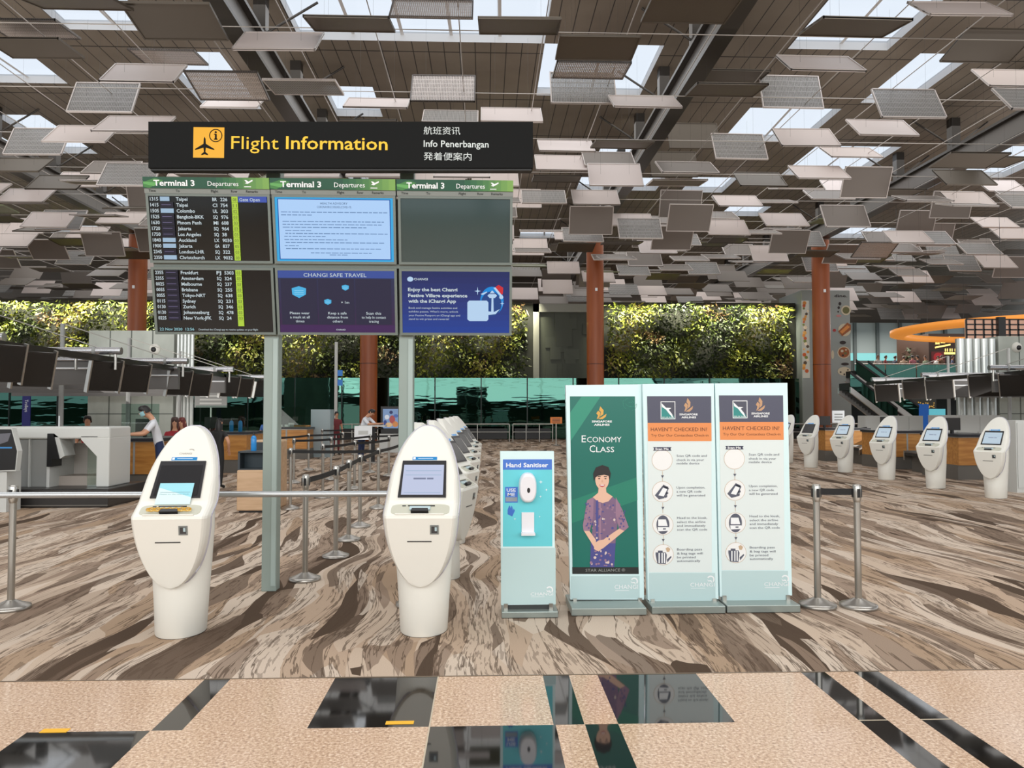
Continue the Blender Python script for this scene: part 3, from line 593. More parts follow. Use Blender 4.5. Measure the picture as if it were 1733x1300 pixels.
for k in range(3):
    u0, u1 = U0[k], U1[k]; w = u1-u0
    # upper display with its green header strip
    mb = MB(); panel_frame(mb, u0+.005, u1-.004, vv(447), vv(330), FRAME); mb.slab(FP, [(u0, vv(330)), (u1, vv(330)), (u1, vv(321.5)), (u0, vv(321.5))], COLH, -.09, .003)
    mb.slab(FP, [(u0-.004, vv(321.5)), (u1, vv(321.5)), (u1, vv(302.5)), (u0-.004, vv(302.5))], GD, -.09, .012)
    D = mb.build('display', FI)
    m2 = MB(); s0, s1 = u0+.027, u1-.026; t0, t1 = vv(443), vv(333.5)
    m2.poly(FP, [(s0, t0), (s1, t0), (s1, t1), (s0, t1)], SCRBLK if k == 0 else (mat('blank_display_glass', (50, 70, 71), .1, spec=.9) if k == 2 else glow('notice_screen_cyan', (50, 168, 226), .9)), -.010); m2.build('screen', D)
    m2 = MB(); a, b_ = vv(321.5), vv(302.5)
    for j in range(8): m2.poly(FP, [(u0+w*(.58+.0525*j), a), (u0+w*(.58+.0525*(j+1)), a), (u0+w*(.58+.0525*(j+1)), b_), (u0+w*(.58+.0525*j), b_)], mat('green_header_step_%d' % j, (30+12*j, 86+10*j, 56+3*j), .3, emit=.12), .013)
    m2.build('header_gradient', D); m2 = MB()
    m2.poly(FP, [(u0, a+.01), (u0+.05, a), (u0+.17, b_-.03), (u0+.1, b_-.01), (u0, b_-.045)], GM, .0135); m2.poly(FP, [(u0, a+.035), (u0+.09, a+.015), (u0+.13, b_-.05), (u0, b_-.04)], mat('pale_leaf_header', (92, 158, 86), .3, emit=.12), .014); m2.build('leaf_artwork', D)
    m2 = MB(); h = (b_-a)
    m2.text(FP, 'Terminal 3', u0+w*.082, a+h*.22, h*.53, INK, w*.325, .015, bold=.025); m2.text(FP, 'Departures', u0+w*.51, a+h*.24, h*.44, INK, w*.245, .015)
    m2.build('header_lettering', D); m2 = MB(); pu, pv = u0+w*.80, a+h*.16
    m2.poly(FP, [(pu, pv), (pu+w*.055, pv), (pu+w*.055, pv+h*.07), (pu, pv+h*.07)], INK, .015); m2.poly(FP, [(pu+.006, pv+h*.34), (pu+.03, pv+h*.28), (pu+.075, pv+h*.55), (pu+.072, pv+h*.66), (pu+.03, pv+h*.45)], INK, .015); m2.poly(FP, [(pu+.005, pv+h*.62), (pu+.02, pv+h*.62), (pu+.045, pv+h*.45), (pu+.025, pv+h*.36)], INK, .0155)
    m2.build('takeoff_pictogram', D)
    m2 = MB(); c0, c1 = vv(330), vv(321.5)
    for tt, f in (('Time', .035), ('To', .25), ('Flight', .53), ('Row', .69), ('Remarks', .81)): m2.text(FP, tt, u0+w*f, c0+(c1-c0)*.28, (c1-c0)*.5, INKD, None, .005, bold=.02)
    m2.build('column_lettering', D)
    ART[k] = (D, u0, u1, s0, s1, t0, t1)
    # lower display
    u0b, u1b = u0+.004, u1-.004
    mb = MB(); panel_frame(mb, u0b, u1b, vv(567), vv(454), FRAME); E = mb.build('display', FI)
    m2 = MB(); r0, r1 = vv(563), vv(457.5)
    if k == 0: m2.poly(FP, [(s0, r0), (s1, r0), (s1, r1), (s0, r1)], mat('dark_display_glass_lower', (13, 12, 11), .2, spec=.4), -.010)
    else:
        NB = 10
        for j in range(NB):
            f0, f1 = j/NB, (j+1)/NB; q = (f0+f1)/2
            if k == 1: cc = (int(44+22*(1-q)*(1-q)), int(34+18*q), int(72+14*q))
            else: cc = (int(22+14*(1-abs(.5-q))), int(40+26*(1-q)), int(96+60*(1-q)))
            m2.poly(FP, [(s0, r0+(r1-r0)*f0), (s1, r0+(r1-r0)*f0), (s1, r0+(r1-r0)*f1), (s0, r0+(r1-r0)*f1)], glow('screen_grade_%d_%d' % (k, j), cc, .8), -.010)
    m2.build('screen', E); ART[k+3] = (E, u0, u1, s0, s1, r0, r1)
mb = MB(); mb.slab(FP, [(U0[0]+.02, vv(454)), (U1[2]-.01, vv(454)), (U1[2]-.01, vv(447)), (U0[0]+.02, vv(447))], FRAME, -.16, -.03); mb.slab(FP, [(U0[0]+.3, vv(560)), (U1[2]-.2, vv(560)), (U1[2]-.2, vv(335)), (U0[0]+.3, vv(335))], mat('dark_display_back', (58, 62, 60), .5), -.14, -.09); mb.build('cross_rail', FI)
# departures, upper
D, u0, u1, s0, s1, t0, t1 = ART[0]; dv = (t1-t0)/11.15; mbw = MB(); mbl = MB(); mbr = MB(); mbx = MB(); mbt = MB(); mbc = MB()
ux = listing(ROWS, t1-dv*.58, dv, u0, mbw, mbl, {0: 286, 2: 292, 7: 292, 8: 292, 10: 292}, mbr, mbt, mbc)
mbx.poly(FP, [(ux(402), t1-dv*1.06), (s1-.004, t1-dv*1.06), (s1-.004, t1-dv*.06), (ux(402), t1-dv*.06)], SBL, .0015); mbw.text(FP, 'Gate Open', ux(404.5), t1-dv*.86, dv*.56, SW, ux(439)-ux(404.5), .003, bold=.01)
mbw.build('flight_lettering', D); mbt.build('time_lettering', D); mbc.build('city_lettering', D); mbl.build('airline_logo_boxes', D); mbr.build('row_number_column', D); mbx.build('remark_box', D)
D, u0, u1, s0, s1, t0, t1 = ART[3]; dv = (t1-t0)/11.1; mbw = MB(); mbl = MB(); mbr = MB(); mbt = MB(); mbc = MB()
ux = listing(ROWS2, t1-dv*.55, dv, u0, mbw, mbl, {}, mbr, mbt, mbc)
mbr.poly(FP, [(ux(391), t1-dv*10), (ux(401.5), t1-dv*10), (ux(401.5), t1-dv*9.05), (ux(391), t1-dv*9.05)], SCY, .0015)
mbf = MB(); mbf.text(FP, '22 Nov 2020  12:56', s0+.02, t0+dv*.3, dv*.5, glow('screen_cyan_date', (160, 214, 224), .8), .30, .002, bold=.01); mbf.build('date_lettering', D); mbf = MB(); mbf.text(FP, 'Download the iChangi app to receive updates on your flight', s0+.36, t0+dv*.32, dv*.34, SW, .52, .002); mbf.build('footer_lettering', D)
mbw.build('flight_lettering', D); mbt.build('time_lettering', D); mbc.build('city_lettering', D); mbl.build('airline_logo_boxes', D); mbr.build('row_number_column', D)
# notice screen
D, u0, u1, s0, s1, t0, t1 = ART[1]; w = s1-s0; h = t1-t0; mb = MB()
mb.poly(FP, [(s0+w*.022, t0+h*.03), (s1-w*.022, t0+h*.03), (s1-w*.022, t1-h*.03), (s0+w*.022, t1-h*.03)], glow('notice_screen_blue_line', (14, 92, 176), .8), -.006); mb.poly(FP, [(s0+w*.03, t0+h*.042), (s1-w*.03, t0+h*.042), (s1-w*.03, t1-h*.042), (s0+w*.03, t1-h*.042)], glow('notice_screen_pale', (170, 204, 244), .95), -.005); mb.build('notice_page', D)
mb = MB(); NI = glow('notice_ink', (60, 92, 134), .6); cxn = (s0+s1)/2
mb.text(FP, 'HEALTH ADVISORY', cxn, t1-h*.115, h*.035, NI, w*.23, -.003, 'C'); mb.text(FP, 'CORONAVIRUS DISEASE (COVID-19)', cxn, t1-h*.17, h*.035, NI, w*.29, -.003, 'C')
for f, a, b_ in ((.24, .05, .95), (.285, .05, .31), (.385, .06, .92), (.43, .06, .9), (.475, .06, .78), (.525, .08, .3), (.57, .08, .95), (.615, .07, .42), (.665, .07, .62), (.71, .08, .92), (.76, .07, .19), (.805, .08, .9), (.87, .29, .81), (.9, .45, .62)):
    r = random.Random(int(f*1000)); xx = a
    while xx < b_-.02:
        l = min(r.uniform(.02, .06), b_-xx); mb.poly(FP, [(s0+w*xx, t1-h*f), (s0+w*(xx+l), t1-h*f), (s0+w*(xx+l), t1-h*(f-.012)), (s0+w*xx, t1-h*(f-.012))], glow('notice_fine_print', (104, 138, 184), .8), -.003); xx += l+.008
mb.build('notice_lettering', D)
# safe travel screen (codes and mascots left out)
D, u0, u1, s0, s1, t0, t1 = ART[4]; w = s1-s0; h = t1-t0; mb = MB(); P_ = lambda x, y: (s0+w*x, t1-h*y)
q = lambda mb, x0, y0, x1, y1, m, n=-.006: mb.poly(FP, [P_(x0, y1), P_(x1, y1), P_(x1, y0), P_(x0, y0)], m, n)
q(mb, 0, 0, 1, .125, glow('screen_blue_band', (58, 82, 160), .8)); q(mb, 0, .88, 1, 1, glow('screen_plum_band', (66, 34, 88), .8))
for a in (.02, .34, .66): q(mb, a, .14, a+.31, .87, glow('screen_card_dark', (40, 38, 66), .8), -.007)
mb.build('screen_cards', D); mb = MB()
MASKB = glow('mask_blue', (70, 176, 226), .9)
for (cx, cy, sc) in ((.175, .34, 1.0), (.575, .27, .5), (.42, .50, .5)):
    pts = [(-.062, -.05), (0, -.085), (.062, -.05), (.058, .05), (0, .105), (-.058, .05)]
    mb.poly(FP, [P_(cx+x*sc, cy+y*sc) for x, y in pts[::-1]], MASKB, -.005)
    for j in (-.02, .01, .04): mb.poly(FP, [P_(cx-.04*sc, cy+(j+.008)*sc), P_(cx+.04*sc, cy+(j+.008)*sc), P_(cx+.04*sc, cy+j*sc), P_(cx-.04*sc, cy+j*sc)], glow('mask_fold', (150, 214, 240), .9), -.004)
mb.build('mask_icons', D); mb = MB()
T_ = lambda s, x, y, hh, ww, al='C', b=.01: mb.text(FP, s, *P_(x, y), h*hh, SW, w*ww if ww else None, -.003, al, b)
T_('CHANGI SAFE TRAVEL', .49, .105, .062, .54, b=.0)
for s_, x, y, ww in (('Please wear', .175, .705, .17), ('a mask at all', .175, .77, .17), ('times', .175, .835, .075), ('Keep a safe', .50, .705, .16), ('distance from', .50, .77, .18), ('others', .50, .835, .085), ('Scan this', .815, .705, .13), ('to help in contact', .815, .77, .21), ('tracing', .815, .835, .085)): T_(s_, x, y, .042, ww)
T_('× 1m', .57, .53, .04, .07); T_('CHANGI', .525, .965, .025, .08); mb.build('screen_lettering', D)
# app screen
D, u0, u1, s0, s1, t0, t1 = ART[5]; w = s1-s0; h = t1-t0; mb = MB()
zq = lambda X, Y: FP.uv(665+X/8.06, 445+Y/8.06)
PB = glow('app_pale_blue', (186, 216, 246), .85); CYB = glow('app_cyan', (0, 140, 224), .85); WRED = glow('app_red', (212, 44, 56), .8)
def pq(pts, m, n): mb.poly(FP, [zq(*p) for p in pts], m, n)
pq([(1350+160*cos(2*pi*i/28), 520-195*sin(2*pi*i/28)) for i in range(28)], CYB, -.007); pq([(1340+140*cos(2*pi*i/28), 560-170*sin(2*pi*i/28)) for i in range(28)], glow('app_night', (28, 70, 140), .8), -.006)
pq([(1045, 795), (1280, 795), (1302, 770), (1302, 540), (1280, 515), (1040, 515), (1015, 540), (1015, 770)], PB, -.003)
pq([(1340, 700), (1375, 700), (1370, 480), (1345, 480)], PB, -.004); pq([(1290, 450), (1320, 480), (1390, 480), (1420, 450), (1400, 425), (1310, 425)], PB, -.0035); pq([(1320, 415), (1390, 415), (1355, 375)], PB, -.0035)
pq([(1280, 660), (1300, 710), (1400, 700), (1460, 630), (1380, 670)], PB, -.0035)
for cx, cy, r_ in ((1155, 385, 60), (1490, 555, 40)): pq([(cx+(r_ if i % 2 == 0 else r_*.22)*sin(pi*i/4)*(1 if i % 4 == 0 else .75), cy-(r_ if i % 2 == 0 else r_*.22)*cos(pi*i/4)) for i in range(8)][::-1], PB, -.003)
pq([(1380, 345), (1470, 450), (1500, 420), (1505, 340), (1440, 300)], WRED, -.003); pq([(1370, 340), (1465, 460), (1490, 445), (1400, 335)], PB, -.0025)
pq([(1478+28*cos(2*pi*i/12), 468-28*sin(2*pi*i/12)) for i in range(12)], PB, -.002); pq([(1195, 425), (1225, 440), (1285, 405), (1280, 390)], PB, -.003)
pq([(235+42*cos(2*pi*i/16), 222-34*sin(2*pi*i/16)) for i in range(16)], PB, -.003); mb.build('screen_artwork', D)
mb = MB(); tq = lambda s_, X, Y, hh, X1, b=.02: mb.text(FP, s_, *zq(X, Y), hh/8.06*.0053, SW, zq(X1, Y)[0]-zq(X, Y)[0], -.002, 'L', b)
tq('CHANGI', 285, 236, 30, 475)
tq('Enjoy the best Changi', 205, 385, 46, 880, .03); tq('Festive Village experience', 208, 466, 46, 1015, .03); tq('with the iChangi App', 210, 542, 46, 860, .03)
for s_, Y, X1 in (('Book and manage festive activities and', 625, 875), ('exhibits passes. What\'s more, unlock', 675, 890), ('your Festive Passport on iChangi app and', 727, 915), ('stand to win prizes and rewards!', 777, 765)): tq(s_, 215, Y, 26, X1, .0)
mb.build('screen_lettering', D)

# ------------------------------------------------------------------ changi mark used on boards: curl and capitals
def changi(mb, pl, x0, yb, x1, hpx, m, n=.004):
    mb.tpx(pl, 'CHANGI', x0, yb, hpx, m, x1, n); mb.rpx(pl, x0+1, yb+hpx*.42, x0+(x1-x0)*.62, yb+hpx*.28, m, n)
    w = (x1-x0); cx, cy, r = x1-w*.16, yb-hpx*1.75, w*.17
    mb.ring(pl, cx, cy, r*.62, r*.95, m, n, 14, radians(-40), radians(150)); mb.ppx(pl, [(cx-r*.9, cy-r*.1), (cx-r*.5, cy+r*.25), (cx+r*.1, cy+r*.15), (cx+r*.5, cy+r*.75), (cx-r*.1, cy+r*.45), (cx-r*.6, cy+r*.5)][::-1], m, n)
GOLD = mat('airline_gold', (214, 164, 74), .4); BRONZE = mat('airline_bronze', (192, 150, 112), .4)
def bird(mb, pl, x0, y0, x1, y1, m, n=.004):      # the airline's stylised bird
    f = lambda a, b: (x0+(x1-x0)*a, y0+(y1-y0)*b)
    mb.ppx(pl, [f(.42, 0), f(.72, .30), f(.70, .62), f(.40, .80), (f(.48, .45)), f(.30, .30)], m, n); mb.ppx(pl, [f(.22, .34), f(.44, .50), f(.34, .86), f(.08, 1.0), f(.20, .70), f(.04, .55)], m, n)
    mb.ppx(pl, [f(.18, 1.0), f(.60, .80), f(1.0, .58), f(.92, .82), f(.62, 1.0)], m, n)
def silk(mb, pl, x0, y0, x1, y1, n=.004):         # square badge with a white swooping bird
    TL = mat('badge_teal', (40, 138, 134), .4); f = lambda a, b: (x0+(x1-x0)*a, y0+(y1-y0)*b)
    mb.rpx(pl, x0-1.2, y1+1.2, x1+1.2, y0-1.2, INK, n-.001); mb.rpx(pl, x0, y1, x1, y0, mat('badge_slate', (70, 72, 88), .4), n-.0005); mb.ppx(pl, [f(0, .1), f(0, 1), f(1, 1), f(.9, .8)], TL, n)
    mb.ppx(pl, [f(0, .06), f(.35, .34), f(.75, .36), f(.55, .46), f(.8, .72), f(.92, 1), f(.6, .72), f(.34, .45), f(.05, .3)][::-1], INK, n+.0005); mb.tpx(pl, 'SILKAIR', x0+1, y1-.8, 2.4, INK, x1-1, n+.001)
def board(name, label, quad, Y, base, group=None):
    """lightbox stand: quad = pixel corners of the panel, base = (x0,x1,y top front,y bottom front) of its plinth in the photo"""
    pl = Pl(AT((quad[0][0]+quad[1][0])/2, quad[0][1], Y)); Yb = G((base[0]+base[1])/2, base[3]).y
    a = G(base[0], base[3]); c = G(base[1], base[3])
    T = thing(name, label, 'sign', ((a.x+c.x)/2, Y+.03, 0), 0, group)
    mb = MB(); mb.spx(pl, quad, AQUA, -.07, 0); body = mb.build('panel', T)
    zt = AT(base[0], base[2], Yb).z
    mb = MB(); mb.box(a.x, c.x, Yb, Y+.22, .004, zt, mat('plinth_grey_steel', (150, 160, 156), .35, .5), .006); mb.build('plinth', T)
    zb_ = pl.at(*pl.uv(*quad[0])).z
    mb = MB(); xl = pl.at(*pl.uv(*quad[0])).x; xr = pl.at(*pl.uv(*quad[1])).x
    mb.box(xl+.03, xr-.03, Y+.01, Y+.06, zt, zb_+.01, mat('gap_shade', (52, 56, 56), .5)); mb.box(xr-.05, xr-.02, Y-.012, Y+.002, zt, zb_+.01, STEEL); mb.box(xl+.02, xl+.05, Y-.012, Y+.002, zt, zb_+.01, STEEL); mb.build('foot_bracket', T)  # dark box paints the shade of the open gap; side bars are steel
    return T, body, pl
# hand sanitiser stand
T, B, pl = board('sanitiser_stand', 'slim aqua hand sanitiser stand with white wall dispenser', [(848.5, 1024), (940, 1023), (937.5, 764), (846.5, 764)], 6.06, (849, 945, 1036, 1047))
sz = lambda X, Y: (830+X/4.06, 740+Y/4.0625)
mb = MB(); mb.rpx(pl, *sz(86, 752), *sz(424, 222), mat('sanitiser_turquoise', (100, 206, 218), .4), .002); mb.rpx(pl, *sz(86, 224), *sz(422, 152), mat('sanitiser_blue', (64, 116, 206), .4), .003)
mb.rpx(pl, *sz(72, 1150), *sz(448, 760), AQUA2, .0015); mb.rpx(pl, *sz(100, 450), *sz(188, 342), mat('sanitiser_blue', (64, 116, 206)), .003); mb.rpx(pl, *sz(104, 442), *sz(184, 412), mat('sanitiser_grey', (140, 150, 160)), .004)
HANDB = mat('glove_blue', (50, 108, 196), .5)
mb.ppx(pl, [sz(*p) for p in [(118, 530), (150, 545), (168, 505), (160, 490), (156, 505), (150, 478), (143, 470), (140, 490), (133, 470), (127, 474), (118, 500)]], HANDB, .003)
for X, Y, r in ((346, 308, 14), (384, 362, 10), (344, 408, 9), (338, 546, 7), (168, 562, 9)): mb.ppx(pl, [(sz(X, Y)[0]+(r if i % 2 == 0 else r*.25)/4.06*sin(pi*i/4), sz(X, Y)[1]-(r if i % 2 == 0 else r*.25)/4.06*cos(pi*i/4)) for i in range(8)][::-1], INK, .003)
mb.build('printed_face', B)
mb = MB(); mb.tpx(pl, 'Hand Sanitiser', sz(108, 206)[0], sz(0, 206)[1], 7.4, INK, sz(396, 0)[0], .004, bold=.02); mb.tpx(pl, 'USE', sz(112, 0)[0], sz(0, 374)[1], 5.6, INK, sz(174, 0)[0], .004, bold=.012); mb.tpx(pl, 'ME', sz(118, 0)[0], sz(0, 405)[1], 5.6, INK, sz(168, 0)[0], .004, bold=.012); changi(mb, pl, 898, 1008, 936, 5.5, INK, .003); mb.build('lettering', B)
mb = MB(); DW = mat('dispenser_white', (232, 232, 238), .3)
rg = []
for k_ in range(7):
    f = k_/6; n = .002+.085*sin(pi*min(1, f*.5+.0)); sc = 1-.22*f*f
    cx, cy = sz(255, 345); rr_ = []
    for i in range(28):
        t = 2*pi*i/28; ca, sa = cos(t), sin(t); X = cx+15.2*sc*math.copysign(abs(ca)**.7, ca)*(1-.14*abs(sa)**2); Y = cy+25.5*sc*math.copysign(abs(sa)**.75, sa)
        rr_.append(pl.at(*pl.uv(X, Y), n))
    rg.append(rr_[::-1])
mb.rings(rg, DW); dsp = mb.build('dispenser', T)
mb = MB(); mb.disc(pl, *sz(258, 358), 2.6, BLACK, .0885, ry=4.4); mb.build('sensor', dsp)
mb = MB(); a, c = sz(214, 668), sz(300, 516); mb.spx(pl, [(a[0], a[1]-1), (c[0], a[1]-1), (c[0], c[1]), (a[0], c[1])], DW, .001, .012)
q0, q1 = pl.uv(a[0]-1, a[1]); q2 = pl.uv(c[0]+1, a[1]-4); mb.slab(pl, [(q0, q1), (q2[0], q1), (q2[0], q2[1]), (q0, q2[1])], DW, .001, .075); mb.build('drip_tray', T)
# economy class board
T, B, pl = board('airline_board', 'tall board with dark green economy class poster and smiling attendant', [(965.5, 1015), (1090, 1015), (1085.5, 650.5), (957.5, 652)], 6.28, (967, 1095, 1030, 1043))
ez = lambda X, Y: (945+X/3.097, 640+Y/3.095)
mb = MB(); PG = mat('poster_green', (8, 106, 94), .35); mb.ppx(pl, [ez(74, 1026), ez(421, 1026), ez(401, 96), ez(60, 96)], PG, .002); mb.ppx(pl, [ez(73, 1026), ez(421, 1026), ez(420, 990), ez(72, 990)], mat('poster_black_band', (30, 34, 34), .4), .003)
PG2 = mat('poster_pale_green', (40, 140, 116), .4)
mb.ppx(pl, [ez(62, 180), ez(120, 98), ez(220, 98), ez(64, 330)][::-1], PG2, .0025); mb.ppx(pl, [ez(68, 640), ez(410, 520), ez(414, 640), ez(70, 760)], mat('poster_wave_green', (24, 124, 102), .4), .0025)
for i in range(9): mb.ring(pl, ez(370+14*cos(i), 0)[0], ez(0, 130+10*sin(i*2))[1], 3+i*.9, 3.4+i*.9, PG2, .003, 10, i*.7, i*.7+1.6)
mb.rpx(pl, *ez(66, 1158), *ez(425, 1035), AQUA2, .0015); mb.build('poster', B)
mb = MB(); bird(mb, pl, *ez(196, 148), *ez(252, 215), GOLD, .004); mb.build('bird_emblem', B)
mb = MB(); mb.tpx(pl, 'SINGAPORE', ez(175, 0)[0], ez(0, 232)[1], 3.4, INK, ez(280, 0)[0], .004, bold=.03); mb.tpx(pl, 'AIRLINES', ez(187, 0)[0], ez(0, 249)[1], 3.4, INK, ez(268, 0)[0], .004, bold=.03)
for s_, X0, X1, Y in (('CONOMY', 150, 330, 336), ('LASS', 198, 292, 388)): mb.tpx(pl, s_, ez(X0, 0)[0], ez(0, Y)[1], 9.6, INK, ez(X1, 0)[0], .004)
mb.tpx(pl, 'E', ez(122, 0)[0], ez(0, 336)[1], 12.4, INK, ez(144, 0)[0], .004); mb.tpx(pl, 'C', ez(163, 0)[0], ez(0, 388)[1], 12.4, INK, ez(193, 0)[0], .004)
mb.tpx(pl, 'STAR ALLIANCE ®', ez(142, 0)[0], ez(0, 1014)[1], 5.2, mat('dull_silver_ink', (150, 152, 150)), ez(350, 0)[0], .004); changi(mb, pl, 1040, 997, 1079.5, 7.5, INK, .003); mb.build('lettering', B)
SKIN = mat('printed_skin', (226, 184, 160), .5); HAIRB = mat('printed_black_hair', (26, 22, 24), .5); KEB = mat('printed_batik_mauve', (122, 96, 128), .5); KEB2 = mat('printed_batik_indigo', (72, 74, 140), .5); KEB3 = mat('printed_batik_rose', (150, 116, 140), .5)
mb = MB(); p = lambda pts, m, n: mb.ppx(pl, [ez(*q_) for q_ in pts], m, n)
ell = lambda cx, cy, rx, ry, m, n, k=24: mb.ppx(pl, [(ez(cx, cy)[0]+rx/3.097*cos(2*pi*i/k), ez(cx, cy)[1]-ry/3.095*sin(2*pi*i/k)) for i in range(k)], m, n)
p([(165, 990), (292, 990), (300, 860), (170, 860)], KEB2, .004); p([(150, 640), (185, 622), (228, 640), (280, 618), (325, 660), (310, 760), (298, 865), (172, 865), (180, 770)][::-1], KEB, .0045)
p([(150, 640), (128, 770), (132, 800), (165, 800), (182, 720), (185, 622)], KEB3, .005); p([(300, 622), (335, 690), (368, 780), (340, 805), (318, 790), (300, 720)][::-1], KEB3, .005)
p([(134, 800), (162, 800), (205, 860), (212, 895), (190, 890)], SKIN, .0055); p([(345, 800), (318, 788), (240, 842), (212, 880), (206, 905), (235, 890)][::-1], SKIN, .006)
p([(188, 865), (210, 850), (240, 845), (236, 885), (210, 908), (186, 895)], SKIN, .0062)
p([(211, 565), (248, 565), (251, 598), (284, 620), (262, 645), (232, 654), (204, 645), (180, 624), (208, 600)][::-1], SKIN, .0055); ell(229, 532, 36, 52, SKIN, .006); p([(186, 540), (182, 500), (196, 468), (230, 455), (262, 466), (274, 500), (268, 536), (262, 512), (240, 506), (206, 512), (194, 520)][::-1], HAIRB, .0065)
for ex in (213, 246): ell(ex, 526, 6, 3, HAIRB, .007, 8); p([(ex-9, 517), (ex+9, 517), (ex+8, 514), (ex-7, 513)], HAIRB, .007)
p([(214, 556), (229, 560), (244, 556), (240, 567), (229, 571), (218, 567)][::-1], mat('printed_red_lips', (190, 60, 66)), .007); p([(218, 559), (240, 559), (238, 563), (220, 563)][::-1], INK, .0075); p([(226, 532), (232, 532), (235, 546), (224, 546)][::-1], mat('printed_skin_tint', (214, 166, 142)), .0068)
p([(196, 640), (208, 640), (208, 862), (196, 862)], KEB2, .0056); p([(212, 650), (222, 650), (224, 862), (212, 862)], KEB3, .0056)
r = random.Random(3)
for i in range(90):
    X, Y = r.uniform(170, 300), r.uniform(660, 985)
    if 845 < Y < 905: continue
    ell(X, Y, r.uniform(3, 8), r.uniform(3, 8), r.choice([KEB2, KEB3, mat('printed_batik_cream', (216, 196, 190))]), .0058+.00001*i, 8)
for i in range(40):
    X, Y = r.choice([(r.uniform(138, 172), r.uniform(650, 790)), (r.uniform(318, 350), r.uniform(690, 780))]); ell(X, Y, 4, 5, r.choice([KEB2, KEB]), .0066+.00001*i, 8)
mb.build('attendant_print', B)
